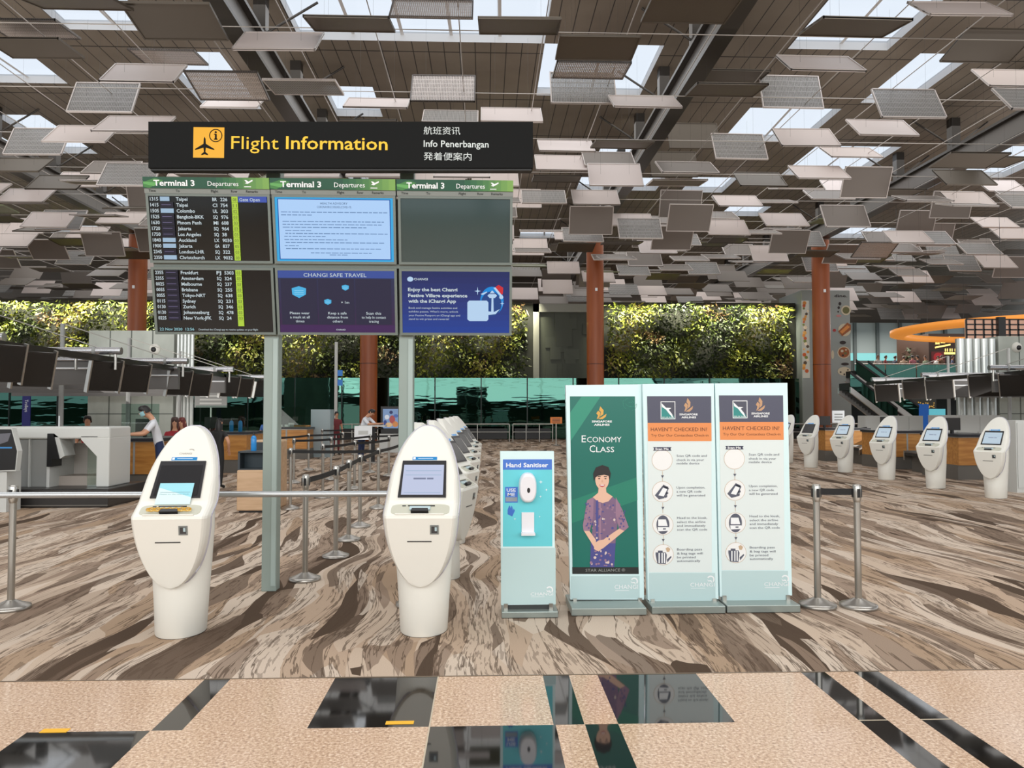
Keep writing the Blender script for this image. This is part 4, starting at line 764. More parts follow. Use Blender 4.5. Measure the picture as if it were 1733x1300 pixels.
# the two check-in instruction boards
NAVY = mat('poster_slate', (74, 76, 96), .4); ORG = mat('poster_orange', (228, 142, 80), .4); PINKW = mat('poster_pale', (222, 233, 233), .35); INKS = mat('poster_slate_ink', (84, 88, 104), .5); INKB = mat('poster_brown_ink', (96, 44, 20), .5); RINGC = mat('ring_bronze', (196, 170, 140), .5)
def checkin(label, quad, base, dx, dy, chg):
    T, B, pl = board('check_in_board', label, quad, 6.24, base, 'check-in instruction boards')
    z = lambda X, Y: (1080+X/6.19+dx(Y), 640+Y/6.19+dy(Y))
    mb = MB(); mb.ppx(pl, [z(112, 2035), z(772, 2035), z(765, 190), z(92, 190)], PINKW, .002); mb.ppx(pl, [z(98, 470), z(766, 470), z(763, 190), z(92, 190)], NAVY, .003); mb.ppx(pl, [z(102, 660), z(768, 660), z(766, 470), z(98, 470)], ORG, .0035); mb.ppx(pl, [z(116, 2420), z(812, 2420), z(806, 2042), z(112, 2042)], AQUA2, .0015)
    mb.build('poster', B)
    mb = MB(); a = z(242, 252); c = z(380, 424); silk(mb, pl, a[0], a[1], c[0], c[1], .0065); a = z(474, 208); c = z(574, 352); bird(mb, pl, a[0], a[1], c[0], c[1], BRONZE); mb.build('airline_emblems', B)
    mb = MB(); t_ = lambda s_, X0, X1, Y, h, m, b=.0: mb.tpx(pl, s_, z(X0, Y)[0], z(X0, Y)[1], h, m, z(X1, Y)[0], .0045, bold=b)
    t_('SINGAPORE', 430, 622, 390, 3.2, INK, .03); t_('AIRLINES', 452, 606, 420, 3.2, INK, .03)
    t_('HAVEN\'T CHECKED IN?', 132, 722, 556, 6.6, INKB); t_('Try Our Our Contactless Check-in', 134, 734, 612, 4.4, INKB)
    for s_, Y, X1 in (('Scan QR code and', 825, 718), ('check in via your', 868, 688), ('mobile device', 905, 640), ('Upon completion,', 1158, 700), ('a new QR code', 1200, 662), ('will be generated', 1240, 700)): t_(s_, 402, X1, Y, 4.0, INKS)
    for s_, Y, X1 in (('Head to the kiosk,', 1476, 722), ('select the airline', 1518, 704), ('and immediately', 1558, 704), ('scan the QR code', 1598, 722), ('Boarding pass', 1806, 668), ('& bag tags will', 1848, 676), ('be printed', 1888, 600), ('automatically', 1926, 650)): t_(s_, 406, X1, Y, 4.0, INKS)
    a = z(168, 760); c = z(336, 724); NV = mat('poster_navy_tab', (44, 44, 72)); mb.ppx(pl, [(a[0]-2, a[1]), (c[0]+2, a[1]), (c[0], (a[1]+c[1])/2), (c[0]+2, c[1]), (a[0]-2, c[1]), (a[0], (a[1]+c[1])/2)], NV, .004); t_('Scan Me', 178, 318, 752, 3.6, INK, .03)
    changi(mb, pl, *chg, INK, .004); mb.build('lettering', B)
    mb = MB()
    for i, (X, Y) in enumerate(((250, 860), (254, 1190), (258, 1536), (262, 1850))):
        c = z(X, Y); mb.disc(pl, *c, 17.6, RINGC, .003, 32); mb.disc(pl, *c, 17.0, mat('icon_white', (236, 238, 238), .5), .0035, 32)
        if i < 3:
            c2 = z(X+4, Y+(170 if i < 2 else 160)); mb.rpx(pl, c2[0]-.3, c2[1]+9, c2[0]+.3, c2[1]-9, RINGC, .003); mb.ppx(pl, [(c2[0]-2.6, c2[1]-2), (c2[0], c2[1]+3), (c2[0]+2.6, c2[1]-2)], INKS, .004)
        f = lambda pts, m=INKS, n=.0045: mb.ppx(pl, [(c[0]+x, c[1]+y) for x, y in pts], m, n)
        if i == 1:
            f([(-13, 6), (0, -10), (11, -6), (3, 11), (-6, 13)][::-1]); f([(-7, 6), (1, -7), (8, -4), (2, 8)][::-1], INK, .005); f([(1, -12), (10, -8), (9, -5), (0, -9)][::-1]); f([(5, 2), (9, 0), (10, 3), (6, 6)][::-1]); f([(4, 7), (8, 5), (8, 9), (4, 11)][::-1])
        if i == 2:
            f([(-11+22*(.5+.5*cos(t))*1.0-(0), 16*sin(t)) for t in [2*pi*j/24 for j in range(24)]][::-1]); f([(-8, -9), (5, -9), (8, 2), (-8, 2)][::-1], INK, .005); f([(-9, 4), (10, 4), (11, 10), (-8, 11)][::-1], INK, .005); f([(0, 6), (5, 6), (5, 8), (0, 8)][::-1], INKS, .0055)
        if i == 3:
            f([(-13, -4), (4, -4), (6, 0), (4, 16), (-10, 15), (-13, 0)][::-1]); f([(-9, -7), (-1, -7), (-1, -4), (-9, -4)][::-1])
            for x in (-8, -3, 1): f([(x, -3), (x+2, -3), (x+2, 14), (x, 14)][::-1], INK, .005)
            f([(4, -11), (8, -13), (12, -10), (10, -5), (6, -5)][::-1], RINGC); f([(6, 8), (13, 2), (14, 4), (7, 13)][::-1])
    mb.build('instruction_icons', B)
ly = lambda Y: Y/6.19
checkin('check-in board with orange band standing directly beside the green poster', [(1097, 1016), (1216, 1014), (1208, 649), (1087.5, 650)], (1103, 1229, 1027, 1040), lambda Y: 0, lambda Y: 0, (1168, 993, 1209, 7))
checkin('check-in board with orange band standing beside the pair of belt posts', [(1218.5, 1010), (1340.5, 1008), (1332.5, 648), (1210, 649)], (1230, 1356, 1025, 1038), lambda Y: 121.5+.0008*Y, lambda Y: -1.2-.0012*Y, (1293, 992, 1335, 7))
# ------------------------------------------------------------------ self check-in kiosks
Z0, Z1 = .365, 1.49
def kf(z):      # how far forward the face lies at height z
    pts = [(.365, .232), (.62, .275), (.855, .308), (.872, .30), (.945, .185), (.965, .165), (1.49, -.20)]
    for (a, fa), (b, fb) in zip(pts, pts[1:]):
        if z <= b: return fa+(fb-fa)*(z-a)/(b-a)
    return pts[-1][1]
def kw(z):
    return .266*sqrt(max(0, 1-((z-.92)/(.57 if z > .92 else .555))**2))
zs_ = sorted([Z0+(Z1-Z0)*(1-cos(pi*i/26))/2 for i in range(27)]+[.855, .872, .945, .965])
SS = [-1, -.965, -.92, -.87, -.6, -.3, 0, .3, .6, .87, .92, .965, 1]
def head_mesh():
    mb = MB(); F, Bk = [], []; n = len(SS); R = len(zs_)
    for z in zs_:
        w = kw(z); row, rb = [], []; q = .085 if .5 < z < 1.1 else .06
        for s_ in SS:
            e = max(0, (abs(s_)-.87)/.13); bev = q*(1-sqrt(max(0, 1-e*e)))*.75+q*.25*e ; bev *= min(1, w/.16)
            row.append((w*s_, -(kf(z)-bev-.006*s_*s_), z))
            th = q+(.05+.06*max(0, 1-((z-.9)/.6)**2))*(.25+.75*(1-s_*s_)**.5)
            rb.append((w*s_*.985, -(kf(z)-.006*s_*s_)+th*(1 if z > .5 else .8), z))
        F.append(row); Bk.append(rb)
    o = n*R; V = [p for r in F for p in r]+[p for r in Bk for p in r]; fc = []
    for j in range(R-1):
        for i in range(n-1):
            fc.append((j*n+i, j*n+i+1, (j+1)*n+i+1, (j+1)*n+i)); fc.append((o+j*n+i, o+(j+1)*n+i, o+(j+1)*n+i+1, o+j*n+i+1))
        fc.append((j*n, (j+1)*n, o+(j+1)*n, o+j*n)); fc.append((j*n+n-1, o+j*n+n-1, o+(j+1)*n+n-1, (j+1)*n+n-1))
    mb.add(V, fc, WHITE, False); return mb
SL = Vector((0, .365, .525)).normalized(); SN = Vector((0, -.525, .365)).normalized(); SO = Vector((0, -.165, .965))
class LP(Pl): pass
KP = LP(SO, (1, 0, 0), SL); NP = LP((0, -.30, .855), (1, 0, 0), Vector((0, .055, .235)).normalized()); TP = LP((0, -.295, .872), (1, 0, 0), Vector((0, .11, .073)))
KDARK = mat('kiosk_dark_glass', (38, 40, 44), .15, spec=.7); KBEZ = mat('kiosk_bezel', (34, 34, 38), .35); KB = glow('kiosk_sticker_blue_glow', (40, 156, 230), .75); CREAM = mat('kiosk_tray_shaded_cream', (190, 190, 174), .45)
KSCR = {'lit': glow('kiosk_screen_lilac', (192, 200, 226), .92), 'pale': glow('kiosk_screen_pale', (196, 214, 228), .85), 'off': KDARK}
def uvrect(mb, pl, u0, u1, v0, v1, m, n): mb.poly(pl, [(u0, v0), (u1, v0), (u1, v1), (u0, v1)], m, n)
def make_kiosk(label, scr, sticker=True, mark=True):
    T = thing('check_in_kiosk', label, 'kiosk')
    mb = MB(); H = head_mesh(); h = H.build('head_shell', T, True)
    mb = MB(); rg = []
    for z, rx, ry, cy in ((0, .165, .20, .02), (.01, .172, .207, .02), (.25, .186, .2, .02), (.5, .205, .19, .02), (.75, .222, .16, .02), (.95, .222, .12, .03), (1.15, .19, .07, .075), (1.3, .13, .035, .13)):
        rg.append([Vector((rx*cos(2*pi*i/28), cy+ry*sin(2*pi*i/28), z)) for i in range(28)])
    mb.rings(rg, WHITE); mb.build('pedestal', T, True)
    mb = MB(); mb.lathe([(.168, 0), (.168, .006)], (0, .02, 0), BLACK, 28, 1.0, 1.2); mb.build('foot_gasket', T, True)
    mb = MB(); P = []
    for sgn in (1, -1):
        for z in (zs_[1:-1] if sgn > 0 else zs_[1:-1][::-1]): P.append(Vector((sgn*(kw(z)*.992+.001), -kf(z)+(.085 if .5 < z < 1.1 else .062)+.022, z)))
    P.append(P[0]); mb.path(P, .0085, RIM, 6); mb.build('rim_trim', T, True)
    mb = MB(); mb.slab(KP, [(-.172, .022), (.172, .022), (.160, .325), (-.160, .325)], KBEZ, -.005, .008); bz = mb.build('screen_bezel', T, True)
    mb = MB(); mb.poly(KP, [(-.150, .040), (.150, .040), (.146, .288), (-.146, .288)], KSCR[scr], .0095)
    sc = mb.build('screen', bz, True)
    if scr != 'off':
        mb = MB()
        for v, a, b_ in ((.165, -.07, .02), (.165, .028, .075)): uvrect(mb, KP, a, b_, v, v+.014, glow('kiosk_screen_grey', (140, 148, 176), .7), .0105)
        for v in (.2, .235, .055): uvrect(mb, KP, -.13, .13, v, v+.004, glow('kiosk_screen_line', (160, 190, 216), .8), .0105)
        mb.build('screen_artwork', sc, True)
    if sticker:
        mb = MB(); mb.slab(KP, [(-.09, .335), (.09, .335), (.09, .36), (-.09, .36)], KB, -.004, .003); mb.slab(KP, [(-.085, .339), (-.068, .339), (-.068, .356), (-.085, .356)], INK, 0, .004); uvrect(mb, KP, -.05, .06, .345, .349, INK, .004); mb.build('sticker', T, True)  # sticker colour is made to glow so it looks brighter, no lamp inside
    if mark:
        mb = MB(); GI = mat('kiosk_grey_mark', (150, 146, 140)); mb.text(KP, 'CHANGI', -.045, .385, .016, GI, .09, .002)
        for i in range(8): mb.poly(KP, [(.035+.022*cos(t), .418+.014*sin(t)) for t in (.3*i, .3*i+.3)]+[(.035+.017*cos(t), .418+.009*sin(t)) for t in (.3*i+.3, .3*i)], GI, .002)
        mb.build('maker_mark', T, True)
    mb = MB(); mb.slab(TP, [(.205*math.copysign(abs(cos(t))**.35, cos(t)), .066+.056*math.copysign(abs(sin(t))**.5, sin(t))) for t in [2*pi*k/36+.01 for k in range(36)]], CREAM, -.004, .003); mb.slab(TP, [(-.17, .008), (.17, .008), (.17, .014), (-.17, .014)], WHITE, 0, .012); tr = mb.build('tray', T, True)  # flat plate, its cream darkened to paint the shade of a recess
    mb = MB(); mb.slab(TP, [(-.062, .022), (.062, .022), (.055, .050), (-.055, .050)], BLACK, .003, .03); mb.slab(TP, [(-.09, .098), (.1, .098), (.1, .106), (-.09, .106)], BLACK, .003, .008); mb.slab(TP, [(-.13, .098), (-.105, .098), (-.105, .106), (-.13, .106)], BLACK, .003, .006); mb.build('card_reader', tr, True)
    mb = MB(); mb.slab(TP, [(-.075, .055), (.07, .055), (.07, .09), (-.075, .09)], mat('reader_pale_glass', (176, 198, 204), .2), .003, .012); mb.build('passport_reader', tr, True)
    lo = LP((0, -.2905, .735), (1, 0, 0), Vector((0, -.033, .235)).normalized())
    mb = MB(); mb.slab(lo, [(.075, .01), (.135, .01), (.135, .075), (.075, .075)], mat('reader_grey_frame', (120, 124, 122), .4), -.003, .004); mb.slab(lo, [(.085, .02), (.125, .02), (.125, .065), (.085, .065)], KDARK, 0, .006); mb.slab(lo, [(.108, .035), (.123, .035), (.123, .062), (.108, .062)], mat('reader_pale_glass', (176, 198, 204), .2), 0, .008); mb.build('code_reader', T, True)
    mb = MB(); mb.slab(lo, [(-.085, -.045), (.085, -.045), (.085, -.038), (-.085, -.038)], BLACK, -.003, .004); mb.build('ticket_slot', T, True)
    return T
def put(T, px, py, rz, dy=.2):
    g = G(px, py); T.location = (g.x*(g.y+dy)/g.y, g.y+dy, 0); T.rotation_euler = (0, 0, rz); return T
K1 = put(make_kiosk('white check-in kiosk with paper notice on its tray beside the steel rail', 'off'), 305, 1084, radians(3))
K2 = put(make_kiosk('white check-in kiosk with lilac screen and blue sticker beside the sanitiser stand', 'lit', mark=False), 717, 1081, radians(-2))
KR = make_kiosk('', 'off', True, False)
for i, (Y, lab) in enumerate(zip((7.5, 9.45, 11.4, 13.35, 15.3, 17.2), ('first', 'second', 'third', 'fourth', 'fifth', 'last'))):
    o = KR if i == 0 else dup(KR); o.location = (-.42, Y, 0); o.rotation_euler = (0, 0, radians(72)); o['label'] = 'white kiosk turned sideways, %s in the file behind the lilac-screen kiosk' % lab; o['group'] = 'kiosk file behind the flight boards'
KL = make_kiosk('', 'pale', True, False); g0 = True
for i, (px, py, lab) in enumerate(((1685, 845, 'largest and first of the row of six'), (1583, 828, 'second of the row from its largest'), (1500, 813, 'third of the row from its largest'), (1430, 800, 'fourth of the row from its largest'), (1372, 792, 'fifth of the row with a dark screen'), (1331, 784, 'last of the row, half hidden by the orange-banded board'))):
    if i == 4: o = dup(KR)
    else: o = KL if i == 0 else dup(KL)
    put(o, px, py, radians(-56)); o['label'] = 'white kiosk angled towards the aisle, ' + lab; o['group'] = 'row of angled kiosks'
# paper notice and gold strip left on the first kiosk
M1 = Matrix.Translation(K1.location) @ Matrix.Rotation(radians(3), 4, 'Z')
class WP(Pl):
    def __init__(s, M, o, u, v): s.o = M @ Vector(o); R = M.to_3x3(); s.u = R @ Vector(u).normalized(); s.v = R @ Vector(v).normalized(); s.n = s.u.cross(s.v)
NPp = WP(M1, SO+SN*.014, (1, 0, 0), SL)
mb = MB(); mb.slab(NPp, [(-.125, -.035), (.115, -.035), (.115, .135), (-.12, .135)], mat('paper_pale_cyan', (206, 232, 234), .6), .0, .002); mb.poly(NPp, [(-.12, .10), (.115, .02), (.115, .135), (-.12, .135)], mat('paper_cyan', (150, 212, 226), .6), .0025)
mb.text(NPp, 'Please try the next kiosk', -.105, .042, .009, mat('paper_grey_ink', (110, 134, 148)), .2, .003); uv_ = NPp; uvrect(mb, NPp, -.105, .1, .06, .063, mat('paper_grey_ink', (110, 134, 148)), .003); changi
tag(mb.build('paper_notice'), 'pale cyan paper notice propped against the dark kiosk screen', 'notice')
TPp = WP(M1, (0, -.262, .905), (1, 0, 0), (0, .07, .12))
mb = MB(); GD2 = mat('gold_lace', (206, 160, 60), .4, .3)
for i in range(22):
    u = -.145+i*.0135; r_ = .009+.003*(i % 3)
    P = [TPp.at(u+r_*cos(2*pi*k/10), .01+r_*sin(2*pi*k/10), .012) for k in range(11)]; mb.path(P, .0035, GD2, 5)
mb.slab(TPp, [(-.15, -.004), (.15, -.004), (.15, .004), (-.15, .004)], mat('gold_lace_base', (226, 206, 140), .5), .006, .014)
tag(mb.build('gold_garland'), 'small gold looped garland lying along the kiosk tray', 'decoration')

# ------------------------------------------------------------------ belt posts and rails
CAST = mat('cast_base_steel', (168, 164, 158), .3, .85)
def make_post(label, belt_dir=None, belt_len=0, group=None):
    T = thing('belt_post', label, 'belt post', group=group)
    mb = MB(); mb.lathe([(.145, 0), (.148, .006), (.146, .028), (.12, .036), (.06, .062), (.034, .075)], (0, 0, 0), CAST, 28); mb.build('weighted_base', T, True)
    mb = MB(); mb.lathe([(.027, .06), (.027, .88)], (0, 0, 0), STEEL, 16); mb.build('pole', T, True)
    mb = MB(); mb.lathe([(.027, .855), (.034, .88), (.034, .985), (.030, .997), (.012, 1.0)], (0, 0, 0), STEEL, 16)
    for k_ in range(4):
        a = pi/2*k_; c = Vector((cos(a), sin(a), 0)); d = Vector((-sin(a), cos(a), 0))
        mb.hexa([c*.028+d*s_*.012+Vector((0, 0, z)) if r_ == 0 else c*.039+d*s_*.012+Vector((0, 0, z)) for z in (.895, .965) for s_, r_ in ((-1, 0), (-1, 1), (1, 1), (1, 0))], BLACK)
    mb.build('cassette', T, True)
    if belt_len:
        d = Vector(belt_dir).normalized(); s_ = Vector((0, 0, 1)).cross(d)*.004; a = d*.036; b = d*belt_len; mb = MB(); n = 8; sag = .006*belt_len
        for i in range(n):
            p, q_ = a+(b-a)*(i/n), a+(b-a)*((i+1)/n); z0 = .94-sag*sin(pi*i/n); z1 = .94-sag*sin(pi*(i+1)/n)
            mb.hexa([p-s_+Vector((0, 0, z0-.026)), q_-s_+Vector((0, 0, z1-.026)), q_+s_+Vector((0, 0, z1-.026)), p+s_+Vector((0, 0, z0-.026)), p-s_+Vector((0, 0, z0+.026)), q_-s_+Vector((0, 0, z1+.026)), q_+s_+Vector((0, 0, z1+.026)), p+s_+Vector((0, 0, z0+.026))], BELT)
        mb.build('belt', T, True)
    return T
def post(px, py, label, to=None, group=None):
    g = G(px, py); d = None; L_ = 0
    if to: t = G(*to); d = (t.x-g.x, t.y-g.y, 0); L_ = sqrt(d[0]**2+d[1]**2)
    T = make_post(label, d, L_-.036 if L_ else 0, group); T.location = (g.x, g.y, 0); return T
post(1384, 1027, 'steel belt post linked by a short black belt, next to the orange-banded board', (1453, 1028)); post(1453, 1028, 'steel belt post at the free end of the short black belt')
post(18, 1031, 'thick steel post that carries the long steel rail before the bag drop')
Q = 'queue posts with black belts'
A = [(516, 982), (568, 943), (590, 915), (609, 892), (640, 861)]
lab = ['large steel queue post standing beside the grey board post', 'second steel queue post of the line going back from the grey board post', 'third steel queue post of the line going back from the grey board post', 'fourth steel queue post of the line going back from the grey board post', 'fifth steel queue post of the line, where the cross belt ends']
for i, p in enumerate(A): post(p[0], p[1], lab[i], A[i+1] if i < 4 else (684, 828), Q)
post(491, 862, 'steel queue post beside the oak podium where the cross belt starts', (640, 861), Q)
far_ = [((546, 843), (600, 828)), ((600, 828), (660, 815)), ((497, 818), (560, 812)), ((560, 812), (626, 800)), ((626, 800), (690, 792)), ((522, 796), (580, 790)), ((580, 790), None), ((658, 806), None), ((470, 806), (522, 796)), ((700, 791), None), ((545, 776), (600, 770)), ((600, 770), (650, 766)), ((1400, 778), None), ((1418, 770), (1470, 762)), ((1480, 778), None), ((1545, 790), None), ((1452, 772), None)]
nm = ['before the podium line', 'behind the cross belt', 'beside the oak podium back', 'in the middle of the far belts', 'at the far belt corner', 'beside the grey cabinet front', 'in front of the standing agent', 'alone behind the cross belt', 'hidden by the board post', 'next to the kiosk file end', 'in front of the grey cabinet', 'under the lit poster', 'behind the dark-screen kiosk', 'in front of the white sign stand', 'between the fourth and third angled kiosks', 'between the third and second angled kiosks', 'behind the fourth angled kiosk']
for (a, b), l in zip(far_, nm): post(a[0], a[1], 'small distant steel queue post ' + l, b, Q)
mb = MB(); a = AT(-260, 841, 6.2); b = AT(700, 833, 6.2); zr = AT(300, 837, 6.2).z; mb.tube((a.x, 6.2, zr), (b.x, 6.2, zr), .024, mat('satin_rail_steel', (186, 190, 192), .3, .75), n=16)
mb.ball((b.x, 6.2, zr), .024, STEEL); tag(mb.build('steel_rail'), 'long horizontal steel rail running behind the two large kiosks', 'rail')
post(700, 1025, 'steel post behind the lilac-screen kiosk carrying the rail end')

# ------------------------------------------------------------------ oak podium with bottle
g = G(424, 868); mb = MB(); T = thing('podium', 'oak fronted slate podium with two open trays beside the queue posts', 'podium', (g.x, g.y+.25, 0)); x0, x1 = G(400, 868).x, G(447, 868).x; y0 = g.y
SLATE = mat('dark_slate_laminate', (54, 62, 68), .5)
mb.box(x0, x1, y0, y0+.5, .03, .67, WOOD2, .02); mb.build('oak_front', T)
mb = MB(); mb.box(x0+.01, x1+.005, y0+.02, y0+.52, .67, .69, SLATE); mb.box(x0+.01, x0+.04, y0+.02, y0+.52, .69, .95, SLATE); mb.box(x1-.035, x1+.005, y0+.02, y0+.52, .69, .95, SLATE); mb.box(x0+.01, x1+.005, y0+.25, y0+.52, .69, .94, mat('slate_blue_recess', (40, 58, 68), .5)); mb.box(x0+.01, x1+.005, y0+.02, y0+.52, .94, .965, SLATE); mb.build('upper_tray', T)
mb = MB(); mb.box(x0+.06, x1+.10, y0+.55, y0+1.0, 0, 1.12, WOOD2, .03); mb.box(x0+.09, x1+.07, y0+.535, y0+.56, .5, 1.09, SLATE); mb.build('rear_screen', T)
mb = MB(); mb.box(x0+.03, x1-.03, y0+.03, y0+.5, 0, .03, BLACK); mb.build('plinth', T)
BLUE = mat('blue_sanitiser_gel', (40, 140, 214), .2)
def bottle(px, Y, zb, s, label, group=None):
    p = AT(px, 700, Y); T = thing('pump_bottle', label, 'bottle', (p.x, Y, zb), 0, group)
    mb = MB(); mb.lathe([(.034, 0), (.036, .01), (.036, .15), (.03, .18), (.014, .195)], (0, 0, 0), BLUE, 14); T2 = mb.build('bottle_body', T, True)
    mb = MB(); mb.lathe([(.015, .195), (.015, .215), (.006, .22), (.006, .245)], (0, 0, 0), BLACK, 10); mb.box(-.006, .05, -.008, .008, .24, .252, BLACK); mb.build('pump', T, True); T.scale = (s, s, s)
bottle(430, y0+.2, .965, 1.25, 'blue pump bottle standing on top of the slate podium')

# ------------------------------------------------------------------ check-in desks, overhead tubes and screens
DTOP = mat('dark_desk_top', (26, 28, 36), .3); GREYP = mat('grey_plinth', (96, 92, 86), .5); DSCR = mat('dark_screen_back', (38, 35, 33), .3); DLIN = mat('silver_tube', (196, 198, 202), .25, .85)
def desk(x, y, w, label, flip=1, d=1.5):
    T = thing('check_in_desk', label, 'desk', (x, y+d/2, 0), 0, 'wood fronted check-in desks')
    mb = MB(); mb.box(x-w/2, x+w/2, y, y+d, .34, .98, WOOD); mb.box(x-w/2+w*.46, x-w/2+w*.5, y-.006, y+d, .34, .98, GREY); mb.build('wood_front', T)
    mb = MB(); mb.box(x-w/2-.01, x+w/2+.01, y+.02, y+d, 0, .34, GREYP); mb.build('plinth', T)
    mb = MB(); mb.box(x-w/2-.05, x+w/2+.05, y-.08, y+d, 1.0, 1.06, DTOP); mb.box(x-w/2, x+w/2, y, y+d, .98, 1.0, STEEL); mb.build('desk_top', T)
    if x < 0: mb = MB(); mb.box(x-w/2+.1, x+w/2-.1, y+.2, y+.214, 1.06, 1.75, GLASS); mb.build('sneeze_guard', T)
    mb = MB(); mb.box(x-w/2+.16, x-w/2+.5, y+.7, y+.74, 1.14, 1.44, DSCR); mb.box(x-w/2+.3, x-w/2+.36, y+.74, y+.8, 1.06, 1.3, BLACK); mb.build('agent_monitor', T)
desk(-7.0, 15.7, .95, 'wood fronted check-in desk where the white-shirted man leans'); desk(-6.95, 20.3, 1.5, 'wood fronted check-in desk behind the oak podium with blue bottles'); desk(-6.6, 26.0, 1.3, 'wood fronted check-in desk beside the tall grey cabinet', d=1.2)
desk(11.6, 17.6, 1.1, 'wood fronted check-in desk behind the largest angled kiosk'); desk(11.7, 20.9, 1.1, 'wood fronted check-in desk behind the second angled kiosk'); desk(11.6, 24.3, 1.4, 'wood fronted check-in desk behind the third angled kiosk')
for px, l in ((392, 'blue pump bottle on the desk, nearer the seated woman in black'), (407, 'blue pump bottle on the desk, nearer the board post')): bottle(px, 20.6, 1.06, 1.5, l)
def tube(xe, Y, z, sgn, label):
    T = thing('overhead_tube', label, 'light tube', (xe+sgn*3, Y, z), 0, 'overhead check-in tubes')
    mb = MB(); mb.tube((xe, Y, z), (xe+sgn*9, Y, z), .075, DLIN, n=14); mb.tube((xe+sgn*.5, Y, z), (xe+sgn*.56, Y, z), .085, GREY, n=14); t_ = mb.build('tube', T)
    mb = MB(); mb.tube((xe+sgn*.12, Y, z-.05), (xe+sgn*.12, Y, z-.38), .03, STEEL, n=8); mb.tube((xe+sgn*.9, Y, z-.05), (xe+sgn*.9, Y, z-.38), .03, STEEL, n=8); mb.build('drop_bracket', T)
    mb = MB(); mb.box(min(xe+sgn*.35, xe+sgn*9), max(xe+sgn*.35, xe+sgn*9), Y+.3, Y+.42, z-.68, z-.14, mat('dark_fascia', (104, 102, 100), .4)); mb.tube((xe+sgn*.35, Y+.27, z-.16), (xe+sgn*9, Y+.27, z-.16), .035, DLIN, n=8); mb.tube((xe+sgn*.35, Y+.27, z-.34), (xe+sgn*9, Y+.27, z-.34), .022, INK, n=8); mb.build('fascia', T)
    mb = MB(); mb.tube((xe+sgn*3, Y, z), (xe+sgn*3, Y, 0), .06, GREY, n=10); mb.build('support_pole', T)
    mb = MB(); mb.tube((xe+sgn*3, Y, z+.9), (xe+sgn*.4, Y, z+.05), .012, STEEL, n=5); mb.tube((xe+sgn*3, Y, z), (xe+sgn*3, Y, z+.9), .05, GREY, n=8); mb.build('stay_cable', T)
    return T
LT = [(-7.9, 12.9), (-7.35, 15.8), (-7.2, 18.9), (-7.3, 22.6), (-7.8, 27.6)]
for (xe, Y), l in zip(LT, ('closest, over the dark kiosk', 'over the white bag drop', 'in front of the concrete wall', 'ending beside the flight board post', 'smallest, behind the board post')): tube(xe, Y, 2.82, -1, 'silver overhead tube with dark fascia, ' + l)
for (xe, Y), l in zip([(14.1, 21.0), (14.6, 25.2), (14.8, 28.9)], ('in front of the concrete drum', 'ending before the ribbed cladding', 'smallest, in front of the escalators')): tube(xe, Y, 2.82, 1, 'silver overhead tube with dark fascia, ' + l)
def hung(px, py, Y, w, h, yaw, label):
    p = AT(px, py, Y); p = AT(px, py, Y*(-7.72 if p.x < 0 else 14.8)/p.x); T = thing('hanging_screen', label, 'screen', (p.x, p.y, p.z-h/2), yaw, 'dark screens hung over the check-in desks')
    mb = MB(); R = Matrix.Rotation(radians(14), 4, 'X')
    def rb(x0, x1, y0, y1, z0, z1, m):
        mb.hexa([R @ Vector(q_) for q_ in [(x0, y0, z0), (x1, y0, z0), (x1, y1, z0), (x0, y1, z0), (x0, y0, z1), (x1, y0, z1), (x1, y1, z1), (x0, y1, z1)]], m)
    rb(-w/2, w/2, -.03, .03, 0, h, DSCR); mb.build('casing', T, True)
    mb = MB(); rb(-w/2+.02, w/2-.02, -.034, -.03, .03, h-.03, mat('black_screen_glass', (34, 32, 30), .25)); mb.build('screen', T, True)
    mb = MB(); rb(-w/2-.03, -w/2, -.05, .05, -.04, h+.04, STEEL); rb(w/2, w/2+.03, -.05, .05, -.04, h+.04, STEEL); mb.build('side_frame', T, True)
    zr_ = 2.62-(p.z-h/2); mb = MB(); mb.tube((0, .10, h*.8), (0, .10, zr_), .02, STEEL, n=8); mb.build('hanger', T, True)
LS = [(-2, 614, 12.2, 'first over the dark kiosk, cut by the picture edge'), (52, 624, 13.4, 'over the white bag drop, largest whole one'), (173, 636, 15.8, 'in front of the pale concrete wall, larger of two'), (224, 640, 16.9, 'in front of the pale concrete wall, smaller of two'), (299, 648, 18.9, 'in front of the ribbed cladding with grey lines'), (334, 651, 20.3, 'just past the ribbed cladding with grey lines'), (385, 654, 22.8, 'in front of green glass, larger of the pair'), (409, 656, 24.2, 'in front of green glass, smaller of the pair'), (441, 657, 26.5, 'beside the grey flight board post')]
for px, py, Y, l in LS: hung(px, py, Y, .64, .60, radians(60), 'dark hanging screen ' + l)
for px, py, Y, l in [(1503, 665, 28.2, 'in front of the escalators'), (1552, 660, 26.3, 'between the escalators and ribbed cladding, first'), (1592, 659, 24.9, 'between the escalators and ribbed cladding, second'), (1668, 653, 22.7, 'in front of the ribbed cladding'), (1722, 652, 21.3, 'in front of the concrete drum')]: hung(px, py, Y, .8, .62, radians(-48), 'dark hanging screen ' + l)
for xr, ya, yb_, l in ((-7.72, 11.0, 28.2, 'dark rail that carries the hanging screens before the green wall'), (14.8, 20.3, 29.2, 'dark rail that carries the hanging screens before the concrete drum')):
    mb = MB(); mb.box(xr-.07, xr+.07, ya, yb_, 2.60, 2.72, DSCR); tag(mb.build('screen_rail'), l, 'rail')
